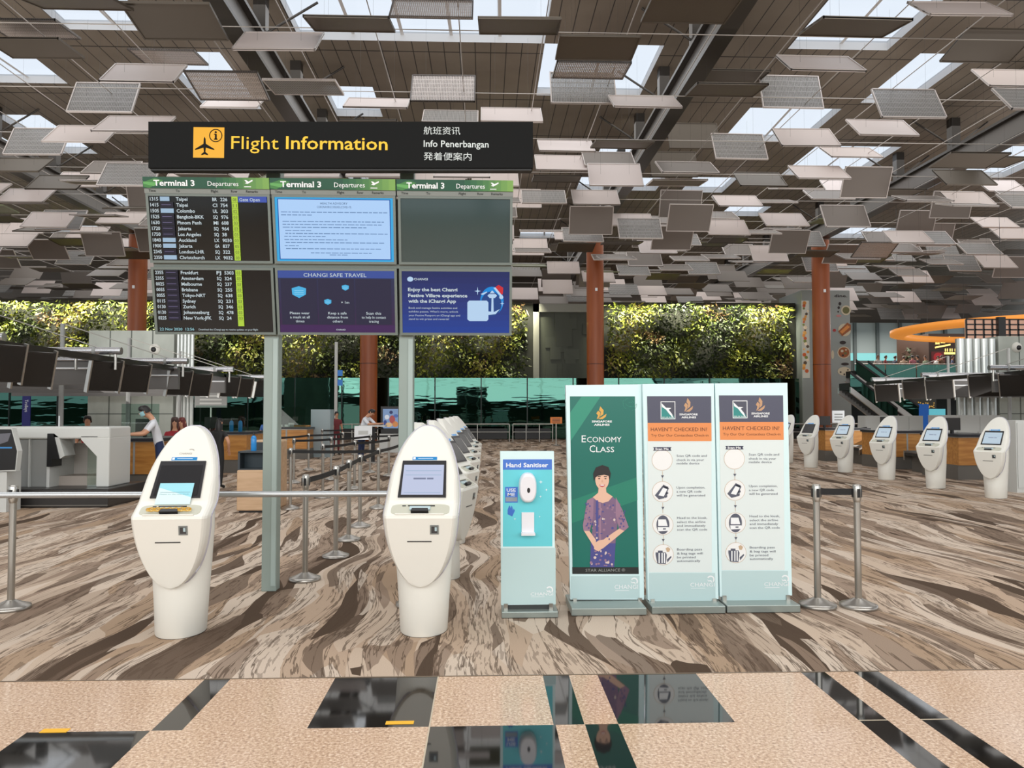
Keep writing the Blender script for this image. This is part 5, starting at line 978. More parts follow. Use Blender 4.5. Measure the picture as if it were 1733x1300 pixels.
# concrete drums with ribbed cladding and dome cameras
def drum(px0, px1, pxr0, pxr1, Y, ytop, label, campx, campy):
    x0, x1 = px_(px0, Y), px_(px1, Y); zt = pz(ytop, Y); T = thing('concrete_wall', label, 'wall block', ((x0+x1)/2, Y, 0)); T['kind'] = 'thing'
    mb = MB(); mb.box(min(x0, x1), max(x0, x1), Y, Y+.9, 0, zt, CONC); n = 4; SEAM = mat('panel_seam', (92, 98, 92), .7)
    for i in range(1, n): x = x0+(x1-x0)*i/n; mb.box(x-.02, x+.02, Y-.004, Y+.001, 0, zt, SEAM)
    for z in (1.5, 2.8): mb.box(min(x0, x1), max(x0, x1), Y-.004, Y+.001, z-.015, z+.015, SEAM)
    mb.build('concrete_panels', T)
    mb = MB(); a, b = px_(pxr0, Y), px_(pxr1, Y); k_ = 5; CL = mat('ribbed_cladding', (196, 200, 196), .28, .6)
    for i in range(k_): xx = a+(b-a)*(i+.5)/k_; mb.tube((xx, Y+.15, 0), (xx, Y+.15, zt-.1), abs(b-a)/k_*.52, CL, n=14)
    mb.build('ribbed_cladding', T)
    if campx:
        c = AT(campx, campy, Y-.02); mb = MB(); mb.ball((c.x, Y, c.z), .21, WHITE, 1, .75, 1, 18); s_ = mb.build('dome_camera', T); mb = MB(); mb.ball((c.x, Y-.13, c.z-.02), .10, BLACK, 1, .7, 1, 14); mb.build('lens', s_)
drum(150, 294, 296, 326, 29, 562, 'pale concrete wall block with ribbed metal edge behind the desks', 262, 591)
drum(1690, 1830, 1622, 1688, 30, 566, 'pale concrete drum with ribbed metal cladding under the orange ring', 1721, 588)
# white cabinets along the back of the desks
def cabinet(px0, px1, Y, y0, m, label, doors=2, yb=None):
    x0, x1 = px_(px0, Y), px_(px1, Y); z = pz(y0, Y); T = thing('cabinet', label, 'cabinet', ((x0+x1)/2, Y, 0)); mb = MB(); mb.box(x0, x1, Y, Y+.6, 0, z, m); mb.build('carcass', T)
    for i in range(doors): a = x0+(x1-x0)*i/doors; b = x0+(x1-x0)*(i+1)/doors; mb = MB(); mb.box(a+.02, b-.02, Y-.02, Y, .1, z-.05, m); d_ = mb.build('door', T); mb = MB(); mb.box(b-.08, b-.06, Y-.04, Y-.02, z*.4, z*.6, STEEL); mb.build('handle', d_)
cabinet(452, 492, 29, 716, LGREY, 'low white cabinet behind the check-in desks'); cabinet(494, 524, 30, 720, WOOD, 'low wooden cabinet beside the tall grey cabinet')
cabinet(527, 560, 27, 693, mat('blue_grey_cabinet', (150, 164, 168), .4), 'tall grey cabinet standing beyond the queue posts', 1)
cabinet(1462, 1560, 31, 704, LGREY, 'long white cabinet behind the angled kiosks under the escalator', 4); cabinet(1585, 1690, 27, 703, LGREY, 'white cabinet below the ribbed cladding', 3); cabinet(1716, 1790, 14.8, 712, LGREY, 'white cabinet at the picture edge beside the largest angled kiosk', 1)
for y_, l in ((19.3, 'black baggage belt between the first two desks'), (22.7, 'black baggage belt between the farther desks')):
    T = thing('baggage_belt', 'low ' + l, 'baggage belt', (12.3, y_, 0)); mb = MB(); mb.box(11.2, 14, y_, y_+.9, .42, .5, BLACK); mb.build('belt_bed', T); mb = MB(); mb.box(11.2, 14, y_-.04, y_, .3, .55, STEEL); mb.box(11.2, 14, y_+.9, y_+.94, .3, .55, STEEL); mb.box(11.4, 11.5, y_, y_+.9, 0, .42, GREYP); mb.box(13.4, 13.5, y_, y_+.9, 0, .42, GREYP); mb.build('side_rail', T)
# bag drop
Yb = 13.4; bx = lambda px: px_(px, Yb); bz = lambda py: pz(py, Yb)
T = thing('bag_drop', 'white arched self bag drop on a black plinth behind the steel rail', 'bag drop', (bx(110), Yb, 0))
OFFW = mat('bag_drop_white', (206, 208, 204), .35)
mb = MB(); z1 = bz(722); mb.box(bx(-120), bx(188), Yb, Yb+.8, bz(742), z1, OFFW, .03)
mb.box(bx(166), bx(188), Yb, Yb+.8, bz(822), bz(742)+.03, OFFW, .02); pl = Pl((0, Yb, 0)); mb.slab(pl, [(bx(140), bz(743)), (bx(168), bz(772)), (bx(168), bz(738)), (bx(140), bz(738))], OFFW, -.8, 0); mb.build('arch', T)
mb = MB(); mb.box(bx(30), bx(83), Yb+.1, Yb+.8, bz(822), bz(741), GREY); mb.box(bx(49), bx(51), Yb+.05, Yb+.1, bz(822), bz(741), LGREY); mb.box(bx(83), bx(88), Yb, Yb+.8, bz(822), bz(741), LGREY); mb.build('side_wall', T)
mb = MB(); mb.box(bx(88), bx(166), Yb+.78, Yb+.82, bz(822), bz(752), mat('bag_drop_back', (190, 184, 178), .5)); mb.box(bx(88), bx(166), Yb+.3, Yb+.78, bz(822), bz(806), mat('bag_drop_floor', (170, 160, 152), .5)); mb.build('back_panel', T)
mb = MB(); mb.slab(pl, [(bx(84), bz(788)), (bx(92), bz(788)), (bx(92), bz(775)), (bx(105), bz(775)), (bx(94), bz(733)), (bx(84), bz(733))], BLACK, -.3, .02); mb.slab(pl, [(bx(105), bz(775)), (bx(113), bz(770)), (bx(103), bz(740)), (bx(94), bz(733))], LGREY, -.35, .0); mb.build('weighing_screen', T)
mb = MB(); mb.slab(pl, [(bx(150), bz(822)), (bx(166), bz(822)), (bx(166), bz(758)), (bx(150), bz(755))], GLASS, -.04, -.03); mb.build('glass_wing', T)
mb = MB(); mb.box(bx(-40), bx(204), Yb-.35, Yb+1.1, .0, bz(822), mat('black_plinth', (44, 42, 41), .35), .02); mb.box(bx(-40), bx(204), Yb-.36, Yb-.35, .03, .05, GREYP); mb.build('plinth', T)
mb = MB(); mb.tube((bx(86), Yb+.3, z1), (bx(86), Yb+.3, bz(704)), .01, INK, n=6); mb.build('antenna', T)
Yk = 12.5; kx = lambda px: px_(px, Yk); kz = lambda py: pz(py, Yk); plk = Pl((0, Yk, 0))
T = thing('touch_terminal', 'black touch screen terminal with white rim at the picture edge', 'terminal', (kx(5), Yk, 0))
mb = MB(); mb.slab(plk, [(kx(-60), kz(798)), (kx(31), kz(795)), (kx(34), kz(762)), (kx(23), kz(724)), (kx(-60), kz(723))], OFFW, -.12, 0); mb.build('casing', T)
mb = MB(); mb.slab(plk, [(kx(-60), kz(796)), (kx(30), kz(793)), (kx(32.5), kz(762)), (kx(22), kz(726)), (kx(-60), kz(725.5))], BLACK, 0, .008); mb.build('screen', T)
mb = MB(); mb.rpx(Pl((0, Yk, 0)), 0, 759, 21, 756.5, glow('terminal_blue_line', (70, 140, 200), .8), .01); mb.ppx(plk, [(0, 752), (14, 747), (19, 733), (0, 734)], mat('terminal_reflection_grey', (104, 104, 112), .3), .009); mb.build('screen_artwork', T)  # grey patch is a reflection painted onto the screen glass
mb = MB(); mb.box(kx(-50), kx(15), Yk+.02, Yk+.4, 0, kz(797), LGREY); mb.build('pedestal', T)
# trolley banner and tall pole, distant barriers, posters and small signs
Yt = 32; xa, xb = px_(39.5, Yt), px_(53, Yt); pt = Pl((0, Yt, 0)); NV2 = mat('banner_navy', (28, 30, 110), .5); T = thing('trolley_banner', 'tall navy banner with white lettering before the green glass', 'banner', ((xa+xb)/2, Yt, 0))
mb = MB(); mb.box(xa, xb, Yt, Yt+.05, .1, pz(654, Yt), NV2); bn = mb.build('cloth', T)
mb = MB(); cx = (xa+xb)/2; zt = pz(672, Yt)
for i in range(1): pass
tpl = Pl((0, Yt, 0), (0, 0, -1), (1, 0, 0)); tpl.n = Vector((0, -1, 0)); mb.text(tpl, 'Trolleys', -pz(677, Yt), cx-.05, .14, INK, .5, .01); mb.rpx(pt, 42, 669, 51, 667.5, INK, .01); mb.rpx(pt, 43, 666, 45, 660, INK, .01); mb.rpx(pt, 45, 666, 50, 661, INK, .01); mb.build('lettering', bn)
mb = MB(); mb.box(xa+.05, xb-.05, Yt-.15, Yt+.2, 0, .1, GREYP); mb.build('foot', T)
xp = px_(569, 36); T = thing('information_pole', 'slim pale pole with small blue signs between the boards and column', 'pole', (xp, 36, 0)); mb = MB(); mb.tube((xp, 36, 0), (xp, 36, pz(580, 36)), .075, LGREY, n=12); mb.build('pole', T)
for py in (632, 648): mb = MB(); mb.box(xp+.08, xp+.30, 35.98, 36.02, pz(py+5, 36), pz(py-5, 36), glow('blue_sign', (50, 130, 214), .5)); mb.build('sign_plate', T)
Yp = 30; T = thing('poster_stand', 'backlit colourful poster in a dark frame beyond the queue posts', 'poster', (px_(660, Yp), Yp, 0)); pp = Pl((0, Yp, 0)); mb = MB(); mb.box(px_(645, Yp), px_(676, Yp), Yp, Yp+.12, pz(734, Yp), pz(688, Yp), BLACK); mb.box(px_(643, Yp), px_(677, Yp), Yp-.02, Yp+.14, 0, pz(734, Yp), LGREY); mb.build('frame', T)
mb = MB(); mb.rpx(pp, 648, 725, 674, 692, glow('poster_lilac', (140, 170, 214), .6), .02)
for (x, y, rx, ry, c) in ((655, 706, 4, 4, (236, 240, 250)), (664, 710, 5, 7, (190, 90, 90)), (669, 718, 5, 5, (226, 150, 90)), (658, 719, 6, 4, (240, 200, 150)), (662, 698, 3, 3, (50, 60, 110)), (670, 704, 4, 3, (90, 120, 190)), (652, 716, 3, 5, (60, 80, 150))): mb.disc(pp, x, y, rx, glow('poster_spot_%d' % x, c, .6), .025, 12, ry)
mb.build('poster', T)
def barrier(px0, px1, Y, label):
    T = thing('rail_barrier', label, 'barrier', (px_((px0+px1)/2, Y), Y, 0), 0, 'steel barriers before the glass'); x0, x1 = px_(px0, Y), px_(px1, Y); zt = pz(718, Y)
    mb = MB(); mb.tube((x0, Y, zt), (x1, Y, zt), .035, STEEL, n=8); mb.tube((x0, Y, zt*.55), (x1, Y, zt*.55), .025, STEEL, n=8); mb.build('rail', T)
    for i in range(4): x = x0+(x1-x0)*i/3; mb = MB(); mb.tube((x, Y, 0), (x, Y, zt), .03, STEEL, n=8); mb.build('post', T)
    mb = MB(); mb.box(x0+.1, x1-.1, Y+.05, Y+.4, .15, zt*.75, mat('black_bench', (26, 26, 28), .5)); mb.build('infill_panel', T)
barrier(700, 862, 40.4, 'steel barrier with black infill beyond the kiosk file'); barrier(868, 935, 40.4, 'steel barrier with black infill behind the sanitiser stand'); barrier(575, 640, 39.6, 'steel barrier behind the standing agent'); barrier(1340, 1450, 39.9, 'steel barrier behind the far angled kiosks')
def tablet(px, py0, py1, w, Y, m, label, txt):
    x = px_(px, Y); T = thing('sign_stand', label, 'sign', (x, Y, 0)); mb = MB(); mb.box(x-w/2, x+w/2, Y-.02, Y+.02, pz(py1, Y), pz(py0, Y), m); pn = mb.build('sign_plate', T); mb = MB(); mb.tube((x, Y+.03, .02), (x, Y+.03, pz(py1, Y)), .03, STEEL, n=8); mb.lathe([(.18, 0), (.18, .02)], (x, Y+.03, 0), STEEL, 14); mb.build('stem', T)
    mb = MB(); h = pz(py0, Y)-pz(py1, Y)
    for i in range(3): mb.box(x-w*.34, x+w*.34, Y-.024, Y-.02, pz(py1, Y)+h*(.2+.22*i), pz(py1, Y)+h*(.2+.22*i+.1), txt)
    mb.build('printed_lines', pn)
tablet(941, 706, 717, .55, 36, mat('sign_orange', (224, 128, 52), .5), 'small orange sign on a stem behind the sanitiser stand', BLACK); tablet(1417, 695, 716, .42, 26, INK, 'white notice on a stem behind the angled kiosks', GREY); tablet(358, 662, 690, 1.0, 24.4, GREY, 'grey sign plate on a stem behind the check-in desks', LGREY)
# ------------------------------------------------------------------ dining tower, upper floor, escalators
YT = 45.4; pt = Pl((0, YT, 0)); xa, xb = px_(1357, YT), px_(1440, YT); TWR = mat('tower_grey_panel', (150, 158, 156), .5)
T = thing('dining_tower', 'tall grey tower printed with dishes of food and the word dine', 'advert tower', ((xa+xb)/2, YT, 0))
mb = MB(); mb.box(xa, xb, YT, YT+3.5, 0, pz(488, YT), TWR, .05); body = mb.build('tower_body', T)
mb = MB(); mb.rpx(pt, 1358, 640, 1369, 509, glow('tower_strip_white', (222, 214, 196), .35), .01); FO = [(214, 140, 60), (196, 90, 40), (120, 130, 60), (240, 220, 190), (90, 70, 50), (230, 170, 90)]
r = random.Random(8)
for i in range(26): mb.disc(pt, 1363.5+r.uniform(-4, 4), 513+i*4.6, r.uniform(1.5, 3.4), mat('dish_colour_%d' % (i % 6), FO[i % 6], .5), .014+.0005*i, 10)
mb.build('lit_strip', body)
mb = MB(); z7 = lambda X, Y: (1340+X/4.06, 380+Y/4.0625); CRM = mat('dish_cream', (206, 196, 170), .5); BRN = mat('dish_brown', (150, 84, 42), .5); DKD = mat('dish_dark', (44, 34, 34), .5); OLV = mat('dish_olive', (104, 104, 60), .5); PNK = mat('dish_pink', (196, 130, 130), .5)
for X, Y, rx, ry, m in ((372, 590, 34, 34, CRM), (372, 590, 24, 24, OLV), (330, 545, 10, 12, DKD), (322, 572, 9, 10, DKD), (318, 600, 6, 6, DKD), (322, 628, 18, 8, PNK), (362, 725, 44, 44, CRM), (357, 880, 45, 42, CRM), (357, 880, 38, 36, BRN), (345, 870, 10, 9, CRM), (368, 886, 10, 9, OLV), (350, 900, 8, 7, DKD), (372, 862, 7, 6, CRM), (350, 812, 22, 13, DKD), (292, 728, 12, 10, mat('dish_red', (170, 50, 50))), (280, 895, 10, 30, CRM), (365, 960, 28, 10, DKD), (360, 1010, 46, 30, CRM), (335, 1015, 6, 6, DKD), (385, 1000, 6, 6, DKD), (360, 1030, 6, 6, DKD)):
    a = z7(X, Y); mb.disc(pt, a[0], a[1], rx/4.06, m, .012+.0006*len(mb.f)/4, 14, ry/4.06)
mb.ppx(pt, [z7(*p) for p in [(318, 735), (380, 675), (404, 690), (404, 725), (345, 768)]], BRN, .03); mb.ppx(pt, [z7(*p) for p in [(328, 738), (380, 692), (398, 705), (345, 752)]], mat('dish_orange', (214, 140, 70)), .034); mb.build('food_print', body)
mb = MB(); mb.tpx(pt, 'dine.', z7(292, 0)[0], z7(0, 500)[1], 5.0, DKD, z7(380, 0)[0], .012, bold=.02); mb.build('lettering', body)
YM = 48; zm = pz(646, YM); XM = px_(1442, YM)
mb = MB(); mb.box(XM, 44, YM-.4, 63, zm-.6, zm, mat('mezzanine_edge', (92, 100, 98), .5)); mb.box(XM, 44, 57, 57.3, 0, zm-.6, mat('dim_shopfront', (52, 58, 56), .6)); struct(mb, 'floor_upper')
mb = MB(); k = 0; x = XM
while x < 40: mb.add([(x+.02, YM-.3, zm), (x+1.95, YM-.3, zm), (x+1.95, YM-.3, zm+1.1), (x+.02, YM-.3, zm+1.1)], [(0, 1, 2, 3)], GREEN); x += 2
gbal = mb.build('glass_balustrade'); tag(gbal, 'green glass balustrade along the upper floor below the restaurant', 'balustrade'); mb = MB(); mb.tube((XM, YM-.3, zm+1.12), (40, YM-.3, zm+1.12), .04, STEEL, n=8); mb.build('handrail', gbal)
mb = MB(); z0, z1 = pz(609, 62), pz(596, 62); zt = pz(544, 62); mb.box(px_(1440, 62), 45, 62, 62.2, zm, z0, mat('upper_wall_dark', (66, 72, 70), .6)); mb.box(px_(1440, 62), 45, 62, 62.2, z1, zt, mat('upper_wall_grey', (160, 172, 172), .6)); mb.box(px_(1440, 62), 45, 62.05, 62.2, z0, z1, glow('bright_teal_daylight', (150, 228, 226), .9))
x = px_(1446, 62)
while x < 45: mb.box(x-.12, x+.12, 61.8, 62, zm, zt, mat('upper_mullion', (84, 94, 94), .5)); x += 1.9
struct(mb, 'wall_upper')
# restaurant front with lit sign, orange ring canopy
YR = 50.5; pr = Pl((0, YR, 0)); T = thing('restaurant_front', 'dark restaurant front with glowing yellow sign on the upper floor', 'restaurant', (px_(1605, YR), YR, zm))
mb = MB(); mb.box(px_(1572, YR), px_(1720, YR), YR, YR+4, zm, pz(562, YR), mat('dark_brown_shopfront', (62, 40, 28), .5)); sh = mb.build('shopfront', T)
YS_ = glow('sign_warm_yellow', (255, 224, 120), 2.2); z6 = lambda X, Y: (1430+X/5.72, 500+Y/5.72)
mb = MB(); r = random.Random(6)
for cx in (892, 945, 995):
    for j in range(4): X = cx-18+j*11; mb.ppx(pr, [z6(X, 475-(cx-890)*.22), z6(X+6, 475-(cx-890)*.22), z6(X+6, 425-(cx-890)*.22), z6(X, 425-(cx-890)*.22)], YS_, .03)
    for yy in (430, 450, 470): mb.ppx(pr, [z6(cx-20, yy-(cx-890)*.22+4), z6(cx+18, yy-(cx-890)*.22-4), z6(cx+18, yy-(cx-890)*.22-9), z6(cx-20, yy-(cx-890)*.22-1)], YS_, .031)
mb.ppx(pr, [z6(870, 512), z6(1018, 484), z6(1018, 470), z6(870, 498)], YS_, .03); mb.ppx(pr, [z6(958, 570), z6(1090, 570), z6(1090, 552), z6(958, 552)], YS_, .03)
for X in (965, 985, 1010, 1030, 1060): mb.ppx(pr, [z6(X, 545), z6(X+9, 545), z6(X+9, 515), z6(X, 515)], YS_, .03)
mb.build('lit_lettering', sh); mb = MB(); mb.disc(pr, *z6(900, 600), 8, mat('restaurant_red_disc', (176, 40, 44), .5, emit=.3), .03); mb.rpx(pr, *z6(835, 650), *z6(965, 545), mat('restaurant_red_panel', (120, 44, 40), .5), .025); mb.build('red_panel', sh)
Rc = Vector((px_(1738, 38), 38.5, 0)); zc = 5.6; ORN = mat('glowing_orange_slats', (236, 150, 62), .5, emit=.55); ORN2 = mat('orange_underside', (206, 124, 52), .5, emit=.35)
T = thing('ring_canopy', 'large glowing orange ring canopy hung over the upper floor restaurant', 'canopy', (Rc.x, Rc.y, zc)); mb = MB(); n = 72; R1, R0, h = 6.0, 5.3, .34
P = []
for i in range(n):
    a = 2*pi*i/n; c, s_ = cos(a), sin(a); P += [(Rc.x+R1*c, Rc.y+R1*s_, zc+.1), (Rc.x+R1*c, Rc.y+R1*s_, zc+h), (Rc.x+R0*c, Rc.y+R0*s_, zc+h), (Rc.x+R0*c, Rc.y+R0*s_, zc)]
F = [(4*i+j, 4*((i+1) % n)+j, 4*((i+1) % n)+(j+1) % 4, 4*i+(j+1) % 4) for i in range(n) for j in range(4)]
mb.add(P, F, ORN, True); mb.build('ring', T)
mb = MB()
for i in range(10): a = 2*pi*i/10+.2; mb.tube((Rc.x+5.6*cos(a), Rc.y+5.6*sin(a), zc+h), (Rc.x+5.6*cos(a), Rc.y+5.6*sin(a), ZC), .008, DARK, n=5)
mb.build('suspension_rods', T)
T = thing('lattice_screen', 'pink lit lattice screen behind the concrete drum under the ring', 'screen', (px_(1700, 33), 33, zm)); mb = MB(); x0, x1 = px_(1642, 33), px_(1760, 33); za, zb2 = pz(572, 33), pz(536, 33); mb.box(x0, x1, 33.3, 33.35, za-1, zb2, glow('pink_lit_panel', (236, 186, 160), .6)); mb.build('lit_panel', T)
mb = MB()
for i in range(9): x = x0+(x1-x0)*i/8; mb.box(x-.03, x+.03, 33.2, 33.26, za-1, zb2, DARK)
for i in range(5): z = za+(zb2-za)*i/4; mb.box(x0, x1, 33.2, 33.26, z-.03, z+.03, DARK)
mb.box(px_(1694, 33), px_(1706, 33), 33.1, 33.3, za-1, zb2+.1, DARK); mb.build('lattice', T)
YE = 37; pe = Pl((0, YE, 0)); SIL = mat('escalator_steel', (206, 206, 204), .3, .5); STP = mat('escalator_steps', (34, 33, 36), .5)
def esc(ax, ay, bx_, by, dep, Y, label):
    pl = Pl((0, Y, 0)); T = thing('escalator', label, 'escalator', (px_(bx_, Y), Y, 0)); q = lambda d0, d1: [(bx_, by+d1), (bx_, by+d0), (ax, ay+d0), (ax, ay+d1)]
    mb = MB(); mb.spx(pl, q(0, 10), SIL, -.12, 0); mb.spx(pl, q(0, 10), SIL, -1.3, -1.18); mb.build('side_panel', T)
    mb = MB(); mb.spx(pl, q(-7, -1), STP, -1.15, -.15); n = 16
    a0 = pl.uv(ax, ay-6); b0 = pl.uv(bx_, by-6)
    for i in range(n): u = a0[0]+(b0[0]-a0[0])*i/n; v = a0[1]+(b0[1]-a0[1])*i/n; u2 = a0[0]+(b0[0]-a0[0])*(i+1)/n; mb.slab(pl, [(u, v-.3), (u2, v-.3), (u2, v), (u, v)], STP, -1.14, -.16)
    mb.build('steps', T); mb = MB(); bp = pl.at(*pl.uv(bx_, by+10)); mb.box(bp.x-1.2, bp.x, Y+.1, Y+1.2, 0, bp.z, SIL); mb.build('landing_base', T); mb = MB(); mb.spx(pl, q(-22, -2), GREEN, -.07, -.05); mb.build('glass_side', T); mb = MB(); mb.spx(pl, q(-26, -22), STP, -.10, -.02); mb.build('handrail', T)
esc(1450, 634, 1556, 712, 1, 37, 'steel escalator descending beside the small hanging screens'); esc(1470, 636, 1540, 690, 1, 41, 'second steel escalator behind the first one'); esc(1440, 655, 1520, 716, 1, 34, 'escalator flight ending behind the fourth angled kiosk')
T = thing('shop_display', 'blue and cyan lit shop display behind the check-in desks', 'shop display', (px_(1580, 44), 44, 0)); ps = Pl((0, 44, 0)); mb = MB(); mb.spx(ps, [(1556, 744), (1572, 744), (1572, 684), (1556, 684)], glow('shop_blue', (30, 90, 170), .6), -.6, 0); mb.build('blue_panel', T); mb = MB(); mb.spx(ps, [(1574, 744), (1600, 744), (1600, 692), (1574, 692)], glow('shop_cyan', (110, 206, 220), .7), -.6, 0); mb.build('cyan_counter', T)
mb = MB(); mb.spx(ps, [(1545, 744), (1622, 744), (1622, 672), (1545, 672)], mat('shop_dark', (60, 62, 56), .6), -2.5, -2.2); mb.build('back_wall', T); mb = MB(); r = random.Random(2)
for i in range(24): a = r.uniform(1578, 1616); b = r.uniform(680, 690); mb.disc(ps, a, b, 1.2, glow('shop_gold', (220, 170, 80), .7), -2.0, 6)
mb.build('gold_lights', T)

# ------------------------------------------------------------------ people
def skinbody(name, J, E, root, parent, regions):
    """one continuous body grown over a skeleton; J = {joint: (xyz, radius)}, regions(p) -> material for a face centre"""
    me = bpy.data.meshes.new(name); ks = list(J); ix = {k: i for i, k in enumerate(ks)}
    me.from_pydata([J[k][0] for k in ks], [(ix[a], ix[b]) for a, b in E], [])
    o = bpy.data.objects.new(name, me); COL.objects.link(o); sk = o.modifiers.new('skin', 'SKIN'); sk.use_smooth_shade = True; sk.branch_smoothing = .4
    for i, k in enumerate(ks): r = J[k][1]; me.skin_vertices[0].data[i].radius = (r, r) if not isinstance(r, tuple) else r; me.skin_vertices[0].data[i].use_root = (k == root)
    sb = o.modifiers.new('sub', 'SUBSURF'); sb.levels = 1; sb.render_levels = 1
    dg = bpy.context.evaluated_depsgraph_get(); m2 = bpy.data.meshes.new_from_object(o.evaluated_get(dg)); bpy.data.objects.remove(o); bpy.data.meshes.remove(me)
    m2.name = name; o = bpy.data.objects.new(name, m2); COL.objects.link(o); m2.materials.clear(); mats = []
    for f in m2.polygons:
        m = regions(f.center)
        if m not in mats: mats.append(m); m2.materials.append(m)
        f.material_index = mats.index(m); f.use_smooth = True
    if parent: o.parent = parent; WM[o.name] = WM[parent.name]
    return o
def person(label, loc, rz, shirt, legs, hair, pose='stand', lean=0.0, skin=(196, 146, 116), long_hair=False, mask=False, arms=None, sleeve=.5, hands=False, group=None, scale=1.0):
    T = thing('person', label, 'person', loc, rz, group); T.scale = (scale,)*3
    SK = mat('skin_%d_%d' % skin[:2], skin, .55); SH, LG, HR = shirt, legs, hair
    seat = pose == 'sit'; pel = Vector((0, 0, .52 if seat else .94)); cl, sl = cos(lean), sin(lean)
    up = lambda x, y, z: tuple(pel+Vector((x, y*cl-z*sl, z*cl+y*sl)))
    J = {'pelvis': (tuple(pel), (.16, .12)), 'waist': (up(0, 0, .20), (.135, .10)), 'chest': (up(0, .0, .40), (.165, .115)), 'collar': (up(0, 0, .51), (.10, .07)), 'neck': (up(0, -.01, .58), .052)}
    hl = .35 if lean > .1 else 0.0
    J['jaw'] = (up(0, -.035-hl*.1, .645), (.062, .07)); J['skull'] = (up(0, -.03-hl*.18, .725), (.078, .092)); J['crown'] = (up(0, -.02-hl*.22, .79), (.05, .06))
    E = [('pelvis', 'waist'), ('waist', 'chest'), ('chest', 'collar'), ('collar', 'neck'), ('neck', 'jaw'), ('jaw', 'skull'), ('skull', 'crown')]
    A = arms or {}
    for s_, nm in ((-1, 'l'), (1, 'r')):
        sh = Vector(up(s_*.185, 0, .47)); a = A.get(nm, [(s_*.05, .02, -.27), (s_*.02, -.06, -.24)])
        el = sh+Vector(a[0]); wr = el+Vector(a[1]); d = (wr-el).normalized(); hd = wr+d*.08
        J['sh'+nm] = (tuple(sh), .062); J['el'+nm] = (tuple(el), .044); J['wr'+nm] = (tuple(wr), .028); J['hd'+nm] = (tuple(hd), (.036, .018))
        E += [('chest', 'sh'+nm), ('sh'+nm, 'el'+nm), ('el'+nm, 'wr'+nm), ('wr'+nm, 'hd'+nm)]
        if hands:
            sd = d.cross(Vector((0, 0, 1))).normalized() if abs(d.z) < .9 else Vector((1, 0, 0))
            for q, (off, ln) in enumerate(((-.027, .062), (-.009, .074), (.009, .07), (.026, .055))):
                p = hd+sd*off+d*.02; J['f%s%d' % (nm, q)] = (tuple(p), .0085); J['g%s%d' % (nm, q)] = (tuple(p+d*ln*.55+Vector((0, 0, -.008))), .008); J['h%s%d' % (nm, q)] = (tuple(p+d*ln*.9+Vector((0, 0, -.024))), .007); E += [('hd'+nm, 'f%s%d' % (nm, q)), ('f%s%d' % (nm, q), 'g%s%d' % (nm, q)), ('g%s%d' % (nm, q), 'h%s%d' % (nm, q))]
            p = wr+d*.03-sd*.045; J['t1'+nm] = (tuple(p), .010); J['t2'+nm] = (tuple(p+d*.04-sd*.015), .0085); E += [('wr'+nm, 't1'+nm), ('t1'+nm, 't2'+nm)]
        hp = pel+Vector((s_*.09, 0, -.06))
        if seat: kn, an = hp+Vector((s_*.03, -.42, .02)), hp+Vector((s_*.03, -.40, -.40))
        else: kn, an = Vector((s_*.10, -.01, .50)), Vector((s_*.105, .03, .085))
        J['hp'+nm] = (tuple(hp), .092); J['kn'+nm] = (tuple(kn), .058); J['an'+nm] = (tuple(an), .04); J['to'+nm] = (tuple(Vector((an.x, an.y-.17, .035))), (.042, .03)); E += [('pelvis', 'hp'+nm), ('hp'+nm, 'kn'+nm), ('kn'+nm, 'an'+nm), ('an'+nm, 'to'+nm)]
    segs = [(Vector(J[a][0]), Vector(J[b][0]), a, b) for a, b in E]
    def reg(p):
        best = None
        for a, b, na, nb in segs:
            t = max(0, min(1, (p-a).dot(b-a)/max(1e-9, (b-a).length_squared))); d = (p-(a+(b-a)*t)).length
            if best is None or d < best[0]: best = (d, na, nb, t)
        d, na, nb, t = best
        if nb in ('neck', 'jaw', 'skull', 'crown'): return SK if t > .35 or nb != 'neck' else SH
        if na.startswith('hp') or na.startswith('kn') or nb.startswith('hp'): return LG
        if na.startswith('an'): return mat('dark_shoe', (26, 24, 24), .5)
        if na.startswith('sh'): return SH if t < sleeve else SK
        if na.startswith(('el', 'wr', 'hd', 'f', 'g', 't')): return SH if sleeve > 1.2 and na.startswith('el') else SK
        return LG if p.z < pel.z-.02 else SH
    body = skinbody('body', J, E, 'pelvis', T, reg)
    # head details
    sk, cr, jw = Vector(J['skull'][0]), Vector(J['crown'][0]), Vector(J['jaw'][0]); ax = (cr-jw).normalized(); fw = (Vector((0, -1, 0))-ax*Vector((0, -1, 0)).dot(ax)).normalized(); sd = ax.cross(fw)
    mb = MB(); rg = []; n = 16
    for k_ in range(9):
        f = k_/8; ph = f*pi/2; ring = []
        for i in range(n):
            a = 2*pi*i/n; dv = fw*cos(a)+sd*sin(a); low = (-.05 if cos(a) < .3 else .045)-(.16 if long_hair and cos(a) < .2 else 0)
            hgt = low*(1-f)+.105*sin(ph); rr_ = (.102 if cos(a) < .3 else .098)*cos(ph)**.6+.004*sin(5*a)
            ring.append(sk+dv*max(.003, rr_)*(1.0 if abs(cos(a)) > .5 else .9)+ax*(hgt-.005)-fw*.012)
        rg.append(ring)
    mb.rings(rg, HR); mb.build('hair', T, True)
    mb = MB(); mb.ball(sk+fw*.094-ax*.02, .013, SK, .8, 1, 1.6, 8)
    for s_ in (-1, 1): mb.ball(sk+sd*s_*.08-ax*.01, .022, SK, .4, .8, 1.3, 8)
    mb.build('nose_and_ears', body, True)
    mb = MB()
    for s_ in (-1, 1): mb.ball(sk+fw*.084+sd*s_*.03+ax*.012, .009, mat('dark_eye', (24, 20, 20), .3), 1, 1, .7, 8)
    mb.build('eyes', body, True)
